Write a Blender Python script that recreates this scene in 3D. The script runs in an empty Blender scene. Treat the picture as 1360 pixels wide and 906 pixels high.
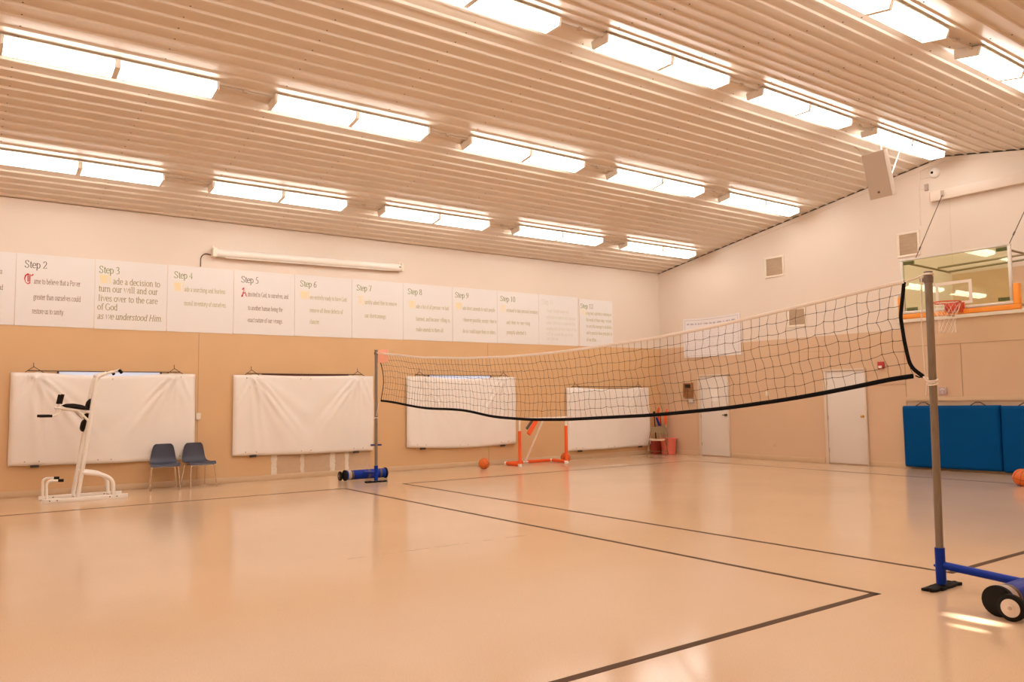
import bpy, bmesh, math, random
from mathutils import Vector, Matrix
random.seed(7)
PI = math.pi
sc = bpy.context.scene
COL = sc.collection

# ---------------------------------------------------------------- colour / materials
def lin(h):
    h = h.lstrip('#'); v = [int(h[i:i+2], 16)/255 for i in (0, 2, 4)]
    return tuple(c/12.92 if c <= .04045 else ((c+.055)/1.055)**2.4 for c in v)

def mat(name, col, rough=.5, metal=0, var=.06, scale=6, bump=0, bscale=40, spec=.5, coat=0, emit=None, estr=0, stretch=None):
    m = bpy.data.materials.new(name); m.use_nodes = True
    nt = m.node_tree; N = nt.nodes; L = nt.links
    b = N['Principled BSDF']
    c = lin(col) if isinstance(col, str) else col
    b.inputs['Roughness'].default_value = rough
    b.inputs['Metallic'].default_value = metal
    b.inputs['Specular IOR Level'].default_value = spec
    b.inputs['Coat Weight'].default_value = coat
    tc = N.new('ShaderNodeTexCoord'); mp = N.new('ShaderNodeMapping')
    L.new(tc.outputs['Object'], mp.inputs['Vector'])
    if stretch: mp.inputs['Scale'].default_value = stretch
    n = N.new('ShaderNodeTexNoise'); n.inputs['Scale'].default_value = scale; n.inputs['Detail'].default_value = 5
    L.new(mp.outputs['Vector'], n.inputs['Vector'])
    mx = N.new('ShaderNodeMix'); mx.data_type = 'RGBA'
    mx.inputs[6].default_value = (*[x*(1-var) for x in c], 1)
    mx.inputs[7].default_value = (*[min(1, x*(1+var)) for x in c], 1)
    L.new(n.outputs['Fac'], mx.inputs[0]); L.new(mx.outputs[2], b.inputs['Base Color'])
    if bump:
        n2 = N.new('ShaderNodeTexNoise'); n2.inputs['Scale'].default_value = bscale; n2.inputs['Detail'].default_value = 3
        L.new(mp.outputs['Vector'], n2.inputs['Vector'])
        bp = N.new('ShaderNodeBump'); bp.inputs['Strength'].default_value = bump; bp.inputs['Distance'].default_value = .01
        L.new(n2.outputs['Fac'], bp.inputs['Height']); L.new(bp.outputs['Normal'], b.inputs['Normal'])
    if emit:
        b.inputs['Emission Color'].default_value = (*emit, 1); b.inputs['Emission Strength'].default_value = estr
    return m

M = {}
M['cream'] = mat('cream_wall_paint', (.735, .64, .545), .55, var=.03, scale=1.2, bump=.05, bscale=60)
M['tan'] = mat('tan_wall_paint', (.66, .425, .222), .5, var=.05, scale=1.5, bump=.05, bscale=60)
M['taupe'] = mat('taupe_wall_paint', (.645, .455, .297), .5, var=.05, scale=1.5, bump=.05, bscale=60)
M['seam'] = mat('wall_seam', (.45, .31, .19), .7)
M['cream_seam'] = mat('cream_wall_seam', (.64, .54, .44), .6)
M['patch'] = mat('bare_plaster', (.58, .42, .28), .7, var=.10, scale=9)
M['tape_residue'] = mat('white_plaster_strip', (.74, .66, .55), .8, var=.14, scale=14)
M['base'] = mat('baseboard_vinyl', (.62, .45, .285), .45, var=.05)
M['ceil'] = mat('white_ribbed_steel', (.715, .635, .538), .34, var=.015, scale=2, spec=.5)
M['screw'] = mat('dark_screw', (.08, .06, .05), .5)
M['trim'] = mat('cream_trim', (.80, .72, .60), .5, var=.03)
M['door'] = mat('white_door_paint', (.72, .66, .60), .4, var=.03, scale=2)
M['doorframe'] = mat('door_frame_paint', (.66, .55, .43), .5, var=.04)
M['brass'] = mat('brass', (.75, .55, .22), .25, 1)
M['dark_metal'] = mat('dark_bronze', (.12, .09, .07), .4, .8)
M['poster'] = mat('white_poster_card', (.765, .74, .715), .55, var=.012, scale=2)
M['vinyl'] = mat('white_vinyl_sheet', (.83, .775, .715), .45, var=.03, scale=2.5)
M['rope'] = mat('black_rope', (.05, .04, .035), .8)
M['white_metal'] = mat('white_enamel', (.84, .80, .74), .35, var=.02)
M['lamp_house'] = mat('white_lamp_housing', (.80, .74, .66), .4, var=.02)
M['lens'] = mat('glowing_lamp_lens', (.9, .9, .9), .4, emit=(1, .955, .905), estr=10.8)
M['lens_side'] = mat('glowing_lamp_lens_side', (.9, .9, .9), .4, emit=(1, .955, .905), estr=13.5)
M['conduit'] = mat('painted_conduit', (.55, .45, .35), .5)
M['black'] = mat('black_rubber', (.012, .010, .008), .7, var=.2, spec=.15)
M['black_foam'] = mat('black_foam', (.016, .012, .010), .85, var=.2, spec=.12)
M['blackstrap'] = mat('black_webbing', (.010, .009, .009), .9, var=.2, scale=60, spec=.08)
M['galv'] = mat('galvanised_steel', (.27, .235, .195), .36, .7, var=.3, scale=9, stretch=(6, 6, 1))
M['blue_paint'] = mat('blue_enamel', (.003, .03, .31), .4, var=.12, spec=.2)
M['navy'] = mat('navy_enamel', (.02, .03, .17), .35, var=.12)
M['netcord'] = mat('brown_net_cord', (.085, .06, .04), .8)
M['cordwhite'] = mat('cream_cord', (.80, .71, .62), .8, var=.08, scale=60)
M['salmon'] = mat('salmon_tape', (.95, .47, .33), .6)
M['chair'] = mat('slate_blue_plastic', (.050, .055, .085), .42, var=.08, scale=60)
M['chrome'] = mat('chrome_tube', (.72, .66, .58), .18, 1)
M['tan_metal'] = mat('tan_folding_metal', (.22, .13, .05), .4, .3, var=.12)
M['beige_seat'] = mat('beige_seat_panel', (.50, .34, .23), .5)
M['bin'] = mat('pink_red_plastic', (.78, .17, .12), .4, var=.05)
M['crate'] = mat('dark_red_plastic', (.40, .06, .035), .45, var=.1)
M['orange_foam'] = mat('orange_foam', (.88, .12, .018), .6, var=.06)
M['pvc'] = mat('white_pvc', (.85, .78, .70), .35)
M['hub_white'] = mat('dull_white_hub', (.66, .56, .48), .45)
M['pole_cap'] = mat('dark_grey_cap', (.20, .155, .125), .5)
M['ball'] = mat('orange_rubber', (.72, .15, .02), .5, var=.1, scale=20, bump=.3, bscale=250)
M['ball_seam'] = mat('dark_ball_seam', (.16, .035, .012), .6)
M['wood_stick'] = mat('pale_wood', (.72, .52, .28), .5, var=.15, scale=10, stretch=(8, 8, 1))
M['blue_mat'] = mat('blue_vinyl', (.0002, .068, .235), .5, var=.06, scale=3, bump=.1, bscale=5, spec=.06)
M['orange_pad'] = mat('yellow_orange_pad', (.88, .32, .035), .45, var=.05)
M['alu'] = mat('brushed_aluminium', (.66, .62, .55), .35, .5, var=.05)
M['bracket'] = mat('green_grey_bracket', (.17, .19, .12), .5, .3)
M['tube'] = mat('green_grey_tube', (.30, .25, .16), .4, .5)
M['rim'] = mat('red_orange_rim', (.62, .07, .02), .35, var=.08)
M['netwhite'] = mat('white_string', (.80, .72, .62), .8)
M['speaker'] = mat('shaded_grey_speaker_grille', (.46, .355, .265), .5, var=.03, scale=40)  # grey darkened further to carry the shade on the down-turned front
M['speaker_box'] = mat('white_speaker_box', (.78, .71, .62), .45)
M['badge'] = mat('dark_badge', (.08, .05, .03), .4)
M['vent'] = mat('wood_grain_board', (.48, .35, .23), .5, var=.25, scale=3, stretch=(1, 1, 6))
M['red'] = mat('alarm_red', (.45, .02, .015), .4)
M['grey_plastic'] = mat('grey_plastic', (.45, .36, .30), .5)
M['mauve'] = mat('mauve_plastic', (.52, .38, .40), .5)
M['wood'] = mat('brown_wood', (.34, .15, .055), .45, var=.2, scale=6, stretch=(6, 6, 1))
M['darkglass'] = mat('dark_glass', (.02, .015, .01), .1)
M['paper'] = mat('white_paper', (.82, .78, .73), .7)
M['banner'] = mat('pale_banner', (.80, .76, .76), .55, var=.02)
M['line'] = mat('dark_floor_tape', (.10, .055, .028), .75, var=.12, scale=30, spec=.2)
M['scuff'] = mat('floor_scuff', (.36, .22, .12), .5)
M['ink_brown'] = mat('brown_ink', (.24, .13, .10), .7)
M['ink_black'] = mat('dark_ink', (.12, .10, .085), .7)
M['ink_green'] = mat('green_ink', (.20, .24, .07), .7)
M['ink_olive'] = mat('olive_ink', (.42, .37, .16), .7)
M['ink_faded'] = mat('faded_green_ink', (.63, .63, .54), .7)
M['ink_red'] = mat('red_ink', (.55, .03, .03), .7)
M['ink_yellow'] = mat('yellow_ink', (.86, .71, .43), .7)
M['ink_lilac'] = mat('lilac_ink', (.27, .24, .34), .7)
M['ink_pale'] = mat('pale_grey_ink', (.52, .47, .46), .7)
M['timber'] = mat('painted_timber', (.72, .62, .52), .5, var=.05, scale=4)
M['endgrain'] = mat('red_end_grain', (.60, .24, .13), .6)
M['winpane'] = mat('daylit_pane', (.6, .65, .75), .2, emit=(.50, .55, .72), estr=.55)
M['windark'] = mat('dark_red_pane', (.16, .035, .025), .3)
M['winframe'] = mat('brown_window_frame', (.09, .05, .03), .5)

def glass_mat():
    m = bpy.data.materials.new('backboard_glass'); m.use_nodes = True
    nt = m.node_tree; N = nt.nodes; L = nt.links
    for n in list(N): N.remove(n)
    o = N.new('ShaderNodeOutputMaterial'); t = N.new('ShaderNodeBsdfTransparent'); g = N.new('ShaderNodeBsdfGlossy')
    t.inputs[0].default_value = (.93, .95, .80, 1); g.inputs['Roughness'].default_value = .015; g.inputs[0].default_value = (.95, 1, .9, 1)
    f = N.new('ShaderNodeFresnel'); f.inputs[0].default_value = 1.52
    a = N.new('ShaderNodeMath'); a.operation = 'MULTIPLY_ADD'; a.inputs[1].default_value = .62; a.inputs[2].default_value = .012
    L.new(f.outputs[0], a.inputs[0])
    x = N.new('ShaderNodeMixShader'); L.new(a.outputs[0], x.inputs[0]); L.new(t.outputs[0], x.inputs[1]); L.new(g.outputs[0], x.inputs[2])
    L.new(x.outputs[0], o.inputs[0]); return m
M['glass'] = glass_mat()

def floor_mat():
    m = bpy.data.materials.new('speckled_vinyl_floor'); m.use_nodes = True
    nt = m.node_tree; N = nt.nodes; L = nt.links; b = N['Principled BSDF']
    tc = N.new('ShaderNodeTexCoord')
    n1 = N.new('ShaderNodeTexNoise'); n1.inputs['Scale'].default_value = 120; n1.inputs['Detail'].default_value = 4
    n2 = N.new('ShaderNodeTexNoise'); n2.inputs['Scale'].default_value = .5; n2.inputs['Detail'].default_value = 4
    vo = N.new('ShaderNodeTexVoronoi'); vo.inputs['Scale'].default_value = 26
    for n in (n1, n2, vo): L.new(tc.outputs['Object'], n.inputs['Vector'])
    r = N.new('ShaderNodeValToRGB')
    r.color_ramp.elements[0].position = .30; r.color_ramp.elements[0].color = (.63, .44, .285, 1)
    r.color_ramp.elements[1].position = .62; r.color_ramp.elements[1].color = (.69, .49, .325, 1)
    L.new(n1.outputs['Fac'], r.inputs[0])
    r2 = N.new('ShaderNodeValToRGB')
    r2.color_ramp.elements[0].position = .3; r2.color_ramp.elements[0].color = (.93, .92, .90, 1)
    r2.color_ramp.elements[1].position = .7; r2.color_ramp.elements[1].color = (1, 1, 1, 1)
    L.new(n2.outputs['Fac'], r2.inputs[0])
    mu = N.new('ShaderNodeMix'); mu.data_type = 'RGBA'; mu.blend_type = 'MULTIPLY'; mu.inputs[0].default_value = 1
    L.new(r.outputs[0], mu.inputs[6]); L.new(r2.outputs[0], mu.inputs[7])
    # sparse dark flecks
    r3 = N.new('ShaderNodeValToRGB')
    r3.color_ramp.elements[0].position = .035; r3.color_ramp.elements[0].color = (.62, .55, .48, 1)
    r3.color_ramp.elements[1].position = .09; r3.color_ramp.elements[1].color = (1, 1, 1, 1)
    L.new(vo.outputs['Distance'], r3.inputs[0])
    mu2 = N.new('ShaderNodeMix'); mu2.data_type = 'RGBA'; mu2.blend_type = 'MULTIPLY'; mu2.inputs[0].default_value = .6
    L.new(mu.outputs[2], mu2.inputs[6]); L.new(r3.outputs[0], mu2.inputs[7])
    L.new(mu2.outputs[2], b.inputs['Base Color'])
    rr = N.new('ShaderNodeMapRange'); rr.inputs[3].default_value = .125; rr.inputs[4].default_value = .165
    L.new(n2.outputs['Fac'], rr.inputs[0]); L.new(rr.outputs[0], b.inputs['Roughness'])
    b.inputs['Specular IOR Level'].default_value = .5
    b.inputs['Specular IOR Level'].default_value = .45
    bp = N.new('ShaderNodeBump'); bp.inputs['Strength'].default_value = .006; bp.inputs['Distance'].default_value = .004
    n4 = N.new('ShaderNodeTexNoise'); n4.inputs['Scale'].default_value = 2.5
    L.new(tc.outputs['Object'], n4.inputs['Vector']); L.new(n4.outputs['Fac'], bp.inputs['Height']); L.new(bp.outputs['Normal'], b.inputs['Normal'])
    return m
M['floor'] = floor_mat()

# ---------------------------------------------------------------- mesh builder
class MB:
    def __init__(self, org=(0, 0, 0)):
        self.v = []; self.f = []; self.mi = []; self.o = Vector(org); self.cur = 0
    def add(self, vs, fs):
        b = len(self.v); self.v += [tuple(Vector(p)-self.o) for p in vs]
        for f in fs: self.f.append(tuple(b+i for i in f)); self.mi.append(self.cur)
        return self
    def box(self, a, b, bev=0, mtx=None, seg=2):
        x0, y0, z0 = [min(p, q) for p, q in zip(a, b)]; x1, y1, z1 = [max(p, q) for p, q in zip(a, b)]
        vs = [(x0,y0,z0),(x1,y0,z0),(x1,y1,z0),(x0,y1,z0),(x0,y0,z1),(x1,y0,z1),(x1,y1,z1),(x0,y1,z1)]
        fs = [(0,3,2,1),(4,5,6,7),(0,1,5,4),(1,2,6,5),(2,3,7,6),(3,0,4,7)]
        if bev:
            bm = bmesh.new(); bv = [bm.verts.new(p) for p in vs]
            for f in fs: bm.faces.new([bv[i] for i in f])
            bmesh.ops.bevel(bm, geom=bm.edges[:], offset=bev, segments=seg, affect='EDGES', profile=.5)
            bm.verts.index_update(); vs = [v.co.copy() for v in bm.verts]; fs = [tuple(v.index for v in f.verts) for f in bm.faces]; bm.free()
        if mtx: vs = [mtx @ Vector(p) for p in vs]
        return self.add(vs, fs)
    def hexa(self, bot, top):      # two quads of 4 points
        return self.add(list(bot)+list(top), [(3,2,1,0),(4,5,6,7),(0,1,5,4),(1,2,6,5),(2,3,7,6),(3,0,4,7)])
    def tube(self, pts, r, n=10, closed=False, ry=None, up=(0, 0, 1), cap=True):
        pts = [Vector(p) for p in pts]; ry = ry or r; k = len(pts); vs = []; prev = None
        for i, p in enumerate(pts):
            if closed: t = (pts[(i+1) % k]-pts[i-1])
            elif i == 0: t = pts[1]-p
            elif i == k-1: t = p-pts[-2]
            else: t = (pts[i+1]-p).normalized()+(p-pts[i-1]).normalized()
            t.normalize(); u = Vector(up)
            if prev is not None and ry == r: u = prev
            if abs(t.dot(u)) > .98: u = Vector((1, 0, 0)) if abs(t.x) < .9 else Vector((0, 1, 0))
            s = t.cross(u).normalized(); w = s.cross(t).normalized(); prev = w
            rr = r[i] if isinstance(r, (list, tuple)) else r; rw = ry[i] if isinstance(ry, (list, tuple)) else ry
            vs += [p+s*math.cos(2*PI*j/n)*rr+w*math.sin(2*PI*j/n)*rw for j in range(n)]
        fs = []
        for i in range(k if closed else k-1):
            a, b = i*n, ((i+1) % k)*n
            for j in range(n): fs.append((a+j, a+(j+1) % n, b+(j+1) % n, b+j))
        if cap and not closed: fs += [tuple(range(n))[::-1], tuple((k-1)*n+j for j in range(n))]
        return self.add(vs, fs)
    def cyl(self, a, b, r, n=20, r2=None): return self.tube([a, b], [r, r if r2 is None else r2], n, ry=[r, r if r2 is None else r2])
    def lathe(self, c, axis, prof, n=24):   # prof: (dist along axis, radius)
        ax = Vector(axis).normalized(); u = Vector((0, 0, 1)) if abs(ax.z) < .9 else Vector((1, 0, 0))
        s = ax.cross(u).normalized(); w = s.cross(ax); c = Vector(c); vs = []; fs = []
        for d, r in prof: vs += [c+ax*d+(s*math.cos(2*PI*j/n)+w*math.sin(2*PI*j/n))*r for j in range(n)]
        for i in range(len(prof)-1):
            for j in range(n): fs.append((i*n+j, i*n+(j+1) % n, (i+1)*n+(j+1) % n, (i+1)*n+j))
        fs += [tuple(range(n))[::-1], tuple((len(prof)-1)*n+j for j in range(n))]
        return self.add(vs, fs)
    def sphere(self, c, r, nu=24, nv=14):
        return self.lathe(c, (0, 0, 1), [(-r*math.cos(PI*i/nv), max(1e-4, r*math.sin(PI*i/nv))) for i in range(nv+1)], nu)
    def grid(self, fn, nu, nv, back=None):   # fn(u,v)->point ; optional back fn closes a solid
        vs = [fn(i/nu, j/nv) for j in range(nv+1) for i in range(nu+1)]
        q = lambda i, j: j*(nu+1)+i
        fs = [(q(i,j), q(i+1,j), q(i+1,j+1), q(i,j+1)) for j in range(nv) for i in range(nu)]
        if back:
            b = len(vs); vs += [back(i/nu, j/nv) for j in range(nv+1) for i in range(nu+1)]
            fs += [(b+q(i,j), b+q(i,j+1), b+q(i+1,j+1), b+q(i+1,j)) for j in range(nv) for i in range(nu)]
            for i in range(nu): fs += [(q(i,0), b+q(i,0), b+q(i+1,0), q(i+1,0)), (q(i,nv), q(i+1,nv), b+q(i+1,nv), b+q(i,nv))]
            for j in range(nv): fs += [(q(0,j), q(0,j+1), b+q(0,j+1), b+q(0,j)), (q(nu,j), b+q(nu,j), b+q(nu,j+1), q(nu,j+1))]
        return self.add(vs, fs)
    def build(self, name, mats, parent=None, smooth=True, ang=38, recalc=True):
        me = bpy.data.meshes.new(name); me.from_pydata(self.v, [], self.f)
        if recalc:
            bm = bmesh.new(); bm.from_mesh(me); bmesh.ops.recalc_face_normals(bm, faces=bm.faces[:]); bm.to_mesh(me); bm.free()
        mats = mats if isinstance(mats, (list, tuple)) else [mats]
        for m in mats: me.materials.append(M[m] if isinstance(m, str) else m)
        for p, k in zip(me.polygons, self.mi): p.material_index = k
        if smooth: me.shade_smooth(); me.set_sharp_from_angle(angle=math.radians(ang))
        o = bpy.data.objects.new(name, me); COL.objects.link(o)
        if parent is not None: o.parent = parent
        else: o.location = self.o
        return o

def tag(o, label=None, cat=None, group=None, kind=None):
    if label: o['label'] = label
    if cat: o['category'] = cat
    if group: o['group'] = group
    if kind: o['kind'] = kind
    return o
def thing(name, label, cat, loc=(0, 0, 0), group=None):
    o = bpy.data.objects.new(name, None); o.empty_display_size = .2; COL.objects.link(o); o.location = loc
    return tag(o, label, cat, group)
def struct(o, label, cat): return tag(o, label, cat, None, 'structure')
def dup(root, loc, rotz=None):
    r = root.copy(); COL.objects.link(r); r.location = loc
    if rotz is not None: r.rotation_euler = (0, 0, rotz)
    for ch in list(root.children):
        c = ch.copy(); COL.objects.link(c); c.parent = r
        for g in list(ch.children):
            d = g.copy(); COL.objects.link(d); d.parent = c
    return r
def bend(pts, rad=.05, n=5):      # round the corners of a polyline
    pts = [Vector(p) for p in pts]; out = [pts[0]]
    for i in range(1, len(pts)-1):
        a = (pts[i-1]-pts[i]); b = (pts[i+1]-pts[i]); d = min(rad, a.length*.49, b.length*.49)
        p0 = pts[i]+a.normalized()*d; p1 = pts[i]+b.normalized()*d
        for k in range(n+1):
            t = k/n; out.append(p0*(1-t)**2+pts[i]*2*t*(1-t)+p1*t*t)
    out.append(pts[-1]); return out
def interp(tab, x):
    if x <= tab[0][0]: return tab[0][1]
    for (a, b), (c, d) in zip(tab, tab[1:]):
        if x <= c: return b+(d-b)*(x-a)/(c-a)
    return tab[-1][1]

# ---------------------------------------------------------------- room numbers (metres)
XL, XR, YB, YF = -15.157, .62, -3.4, 15.913
HC, XRIDGE, SL = 4.87, -7.45, .1667
ZR = HC+SL*(XRIDGE-XL)
zc = lambda x: ZR-SL*abs(x-XRIDGE)
TAN = 2.80

# ---------------------------------------------------------------- floor, court lines
fl = MB(); fl.box((XL-.2, YB-.2, -.1), (XR+.2, YF+.2, 0))
floor = struct(fl.build('floor', 'floor', smooth=False), 'glossy speckled tan vinyl sports floor', 'floor')
LW = .05; XN, XA, C1, C2, YE = -3.318, -12.775, 5.69, 6.82, 14.34
def line(x0, y0, x1, y1): return MB().box((x0, y0, 0), (x1, y1, .0015))
def court(m, label):
    o = m.build('court_line', 'line', floor, smooth=False); o['label'] = label
court(line(XN-.03, YB+.4, XN+.03, C1), 'dark tape sideline running towards the camera')
court(line(XN-.03, C2, XN+.03, YE), 'dark tape sideline beyond the near net post')
court(line(XA-LW/2, YB+.4, XA+LW/2, C1), 'dark tape line along the wall of posters')
court(line(XA-LW/2, C2, XA+LW/2, YE), 'dark tape line between net post and far corner')
court(line(XA-LW/2, C1-LW/2, XN+.03, C1+LW/2), 'dark tape line on the near side of the net')
court(line(XA-LW/2, C2-LW/2, XN+.03, C2+LW/2), 'dark tape line on the far side of the net')
court(line(XA-LW/2, YE-LW/2, XN+.03, YE+LW/2), 'dark tape line in front of the far wall')
sm = MB()
y = 3.18
while y < 5.4:
    d = random.uniform(.04, .16); x = -7.05+random.uniform(-.012, .012)
    sm.box((x-.009, y, 0), (x+.009, y+d, .001)); y += d+random.choice((.03, .08, .2, .32))
o = sm.build('scuff_mark', 'scuff', floor, smooth=False); o['label'] = 'broken dark scuff line'

# ---------------------------------------------------------------- walls
def quad_wall(m, axis, val, u0, u1, z0, z1a, z1b=None):
    z1b = z1a if z1b is None else z1b
    P = (lambda u, z: (val, u, z)) if axis == 0 else (lambda u, z: (u, val, z))
    m.add([P(u0, z0), P(u1, z0), P(u1, z1b), P(u0, z1a)], [(0, 1, 2, 3)])
w = MB()
quad_wall(w, 0, XL, YB, YF, 0, TAN); w.cur = 1; quad_wall(w, 0, XL, YB, YF, TAN, HC-.005)
w.cur = 2
for y in (3.875, 10.26): w.box((XL, y-.006, .1), (XL+.003, y+.006, 2.75))
w.cur = 3; w.box((XL, 5.34, .09), (XL+.0015, 7.32, .45))
w.cur = 4
for y0, y1 in ((5.24, 5.35), (5.82, 5.89), (6.43, 6.54), (6.745, 6.83)):
    n = 12
    L_ = [(XL+.003, y0+random.uniform(-.012, .012), .02+.45*i/n) for i in range(n+1)]
    R_ = [(XL+.003, y1+random.uniform(-.012, .012), .02+.45*i/n) for i in range(n+1)]
    w.add(L_+R_, [(i, n+1+i, n+2+i, i+1) for i in range(n)])
struct(w.build('wall_left', ['tan', 'cream', 'seam', 'patch', 'tape_residue'], smooth=False), 'long side wall, tan below and cream above, carrying the posters', 'wall')

w = MB(); g = .028      # far gable wall; a dark gap is left under the ribbed ceiling
XC, XC2 = -8.44, -7.42
quad_wall(w, 1, YF, XL, XC, 0, TAN); quad_wall(w, 1, YF, XC, XR, 0, 2.96); quad_wall(w, 1, YF, XC2, XR, 2.96, 3.785)
w.cur = 1
quad_wall(w, 1, YF, XL, XC, TAN, zc(XL)-g, zc(XC)-g); quad_wall(w, 1, YF, XC, XC2, 2.96, zc(XC)-g, zc(XC2)-g)
quad_wall(w, 1, YF, XC2, XR, 3.785, zc(XC2)-g, zc(XR)-g)
w.cur = 2
w.box((-10.268, YF-.003, 2.06), (-10.256, YF, 2.46)); w.box((-11.7, YF-.002, 2.462), (-10.26, YF, 2.468))
w.box((-7.34, YF-.004, 1.42), (-7.325, YF, 2.44)); w.box((-8.44, YF-.004, .1), (-8.425, YF, 2.95))
w.box((-8.42, YF-.004, 2.435), (-4, YF, 2.45)); w.cur = 3; w.box((-7.40, YF-.002, 4.0), (-7.392, YF, 5.25))
struct(w.build('wall_far', ['taupe', 'cream', 'seam', 'cream_seam'], smooth=False), 'far gable wall with two white doors, taupe below and cream above', 'wall')
w = MB(); w.box((XL-.1, YB-.1, 0), (XR+.1, YB, ZR+.1)); struct(w.build('wall_back', 'tan', smooth=False), 'wall behind the camera', 'wall')
# right-hand wall with low unseen slits, shaped to lay sun streaks on the floor
SL1, SL2 = (5.475, 5.585, .985, 1.085), (5.27, 5.325, .99, 1.04)      # y0, y1, z0, z1
w = MB()
for (y0, y1, z0, z1) in ((YB, SL2[0], 0, 5), (SL2[1], SL1[0], 0, 5), (SL1[1], YF, 0, 5), (SL1[0], SL1[1], 0, SL1[2]), (SL1[0], SL1[1], SL1[3], 5), (SL2[0], SL2[1], 0, SL2[2]), (SL2[0], SL2[1], SL2[3], 5)):
    w.box((XR, y0, z0), (XR+.02, y1, z1))
struct(w.build('wall_right', 'tan', smooth=False), 'side wall at the camera side', 'wall')
w = MB()
for (y0, y1, z0, z1) in (SL1, SL2):
    for z in (z0-.02, z1): w.box((XR-.03, y0-.03, z), (XR-.002, y1+.03, z+.02))
    for y in (y0-.03, y1): w.box((XR-.03, y, z0), (XR-.002, y+.03, z1))
struct(w.build('window_5', 'winframe', smooth=False), 'unseen slits in the side wall, shaped to cast the sun streaks', 'window')

def board(name, a, b, m, label, bev=.004, cat='trim'): return struct(MB().box(a, b, bev).build(name, m), label, cat)
board('baseboard_left', (XL, YB, 0), (XL+.015, YF, .10), 'base', 'tan baseboard under the posters wall', cat='baseboard')
bb = MB()
for x0, x1 in ((XL+.016, -13.86), (-12.82, -10.30), (-9.26, XR)): bb.box((x0, YF-.015, 0), (x1, YF, .10), .004)
struct(bb.build('baseboard_far', 'base'), 'tan baseboard along the far wall between the doors', 'baseboard')
board('trim_1', (-8.52, YF-.05, 2.93), (-3.2, YF-.001, 3.015), 'trim', 'cream ledge on the far wall under the backboard')
board('trim_2', (-8.43, YF-.03, 1.345), (-3.2, YF-.001, 1.425), 'base', 'tan rail above the blue wall mats')
board('trim_3', (-9.24, YF-.012, 1.685), (-8.46, YF-.001, 1.70), 'base', 'thin rail between the second door and the blue mats')
board('trim_5', (-8.58, YF-.045, 3.016), (-8.47, YF-.001, 3.5), 'trim', 'cream upright board beside the backboard')
cm = MB()
sl_ = lambda x: zc(x)-.03
for a, b in ((XL+.002, XRIDGE), (XRIDGE, XR)):
    cm.hexa([(a, YF-.012, sl_(a)-.09), (b, YF-.012, sl_(b)-.09), (b, YF, sl_(b)-.09), (a, YF, sl_(a)-.09)],
            [(a, YF-.012, sl_(a)), (b, YF-.012, sl_(b)), (b, YF, sl_(b)), (a, YF, sl_(a))])
struct(cm.build('trim_4', 'cream', smooth=False), 'cream board along the top of the far gable', 'trim')

# ---------------------------------------------------------------- ribbed ceiling
def slope_pts(x_eave, sgn):        # profile from the eave to the ridge
    out = []; run = abs(XRIDGE-x_eave); p = .229; k = 0; t = .11
    out.append((0, 0))
    while t+.05 < run:
        for dt, dz in ((-.036, 0), (-.017, -.021), (.017, -.021), (.036, 0)): out.append((t+dt, dz))
        t += p
    out.append((run, 0))
    return [(x_eave+sgn*t, zc(x_eave+sgn*t)+dz) for t, dz in out if t <= run]
cl = MB()
prof = slope_pts(XL, 1)+slope_pts(XR, -1)[::-1][1:]
n = len(prof); ys = (YB, YF)
cl.add([(x, y, z) for y in ys for x, z in prof], [(i, i+1, n+i+1, n+i) for i in range(n-1)])
cl.cur = 1
yy = .62
while yy < YF:
    for k in range(64):
        x = XL+.11+.229*k+.06
        if x > -2.5: break
        if abs(x-XRIDGE) < .2: continue
        cl.lathe((x, yy+random.uniform(-.01, .01), zc(x)), (0, 0, -1), [(0, .010), (.006, .008)], 6)
    yy += 1.53
struct(cl.build('ceiling', ['ceil', 'screw'], smooth=False, recalc=False), 'white ribbed steel ceiling sloping up to a ridge', 'ceiling')
# unseen skin added above the ceiling to block leaking daylight
rs = MB()
rs.add([(XL-.2, YB-.2, HC+.06), (XRIDGE, YB-.2, ZR+.12), (XR+.2, YB-.2, zc(XR)+.06), (XL-.2, YF+.4, HC+.06), (XRIDGE, YF+.4, ZR+.12), (XR+.2, YF+.4, zc(XR)+.06)], [(0, 1, 4, 3), (1, 2, 5, 4)])
for x0_, x1_ in ((XL-.2, XRIDGE), (XRIDGE, XR+.2)):  # dark end sheets added to shut light out of the ceiling gaps
    rs.add([(x0_, YF+.03, zc(x0_)-.4), (x1_, YF+.03, zc(x1_)-.4), (x1_, YF+.03, zc(x1_)+.15), (x0_, YF+.03, zc(x0_)+.15)], [(0, 1, 2, 3)])
    rs.add([(x0_, YB-.12, zc(x0_)-.4), (x1_, YB-.12, zc(x1_)-.4), (x1_, YB-.12, zc(x1_)+.15), (x0_, YB-.12, zc(x0_)+.15)], [(0, 1, 2, 3)])
for x_ in (XL-.03, XR+.03): rs.add([(x_, YB-.2, HC-.5), (x_, YF+.1, HC-.5), (x_, YF+.1, HC+.2), (x_, YB-.2, HC+.2)], [(0, 1, 2, 3)])
struct(rs.build('added_roof', 'screw', smooth=False), 'unseen skin added above the ribbed ceiling to block light leaks', 'added_roof')

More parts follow.
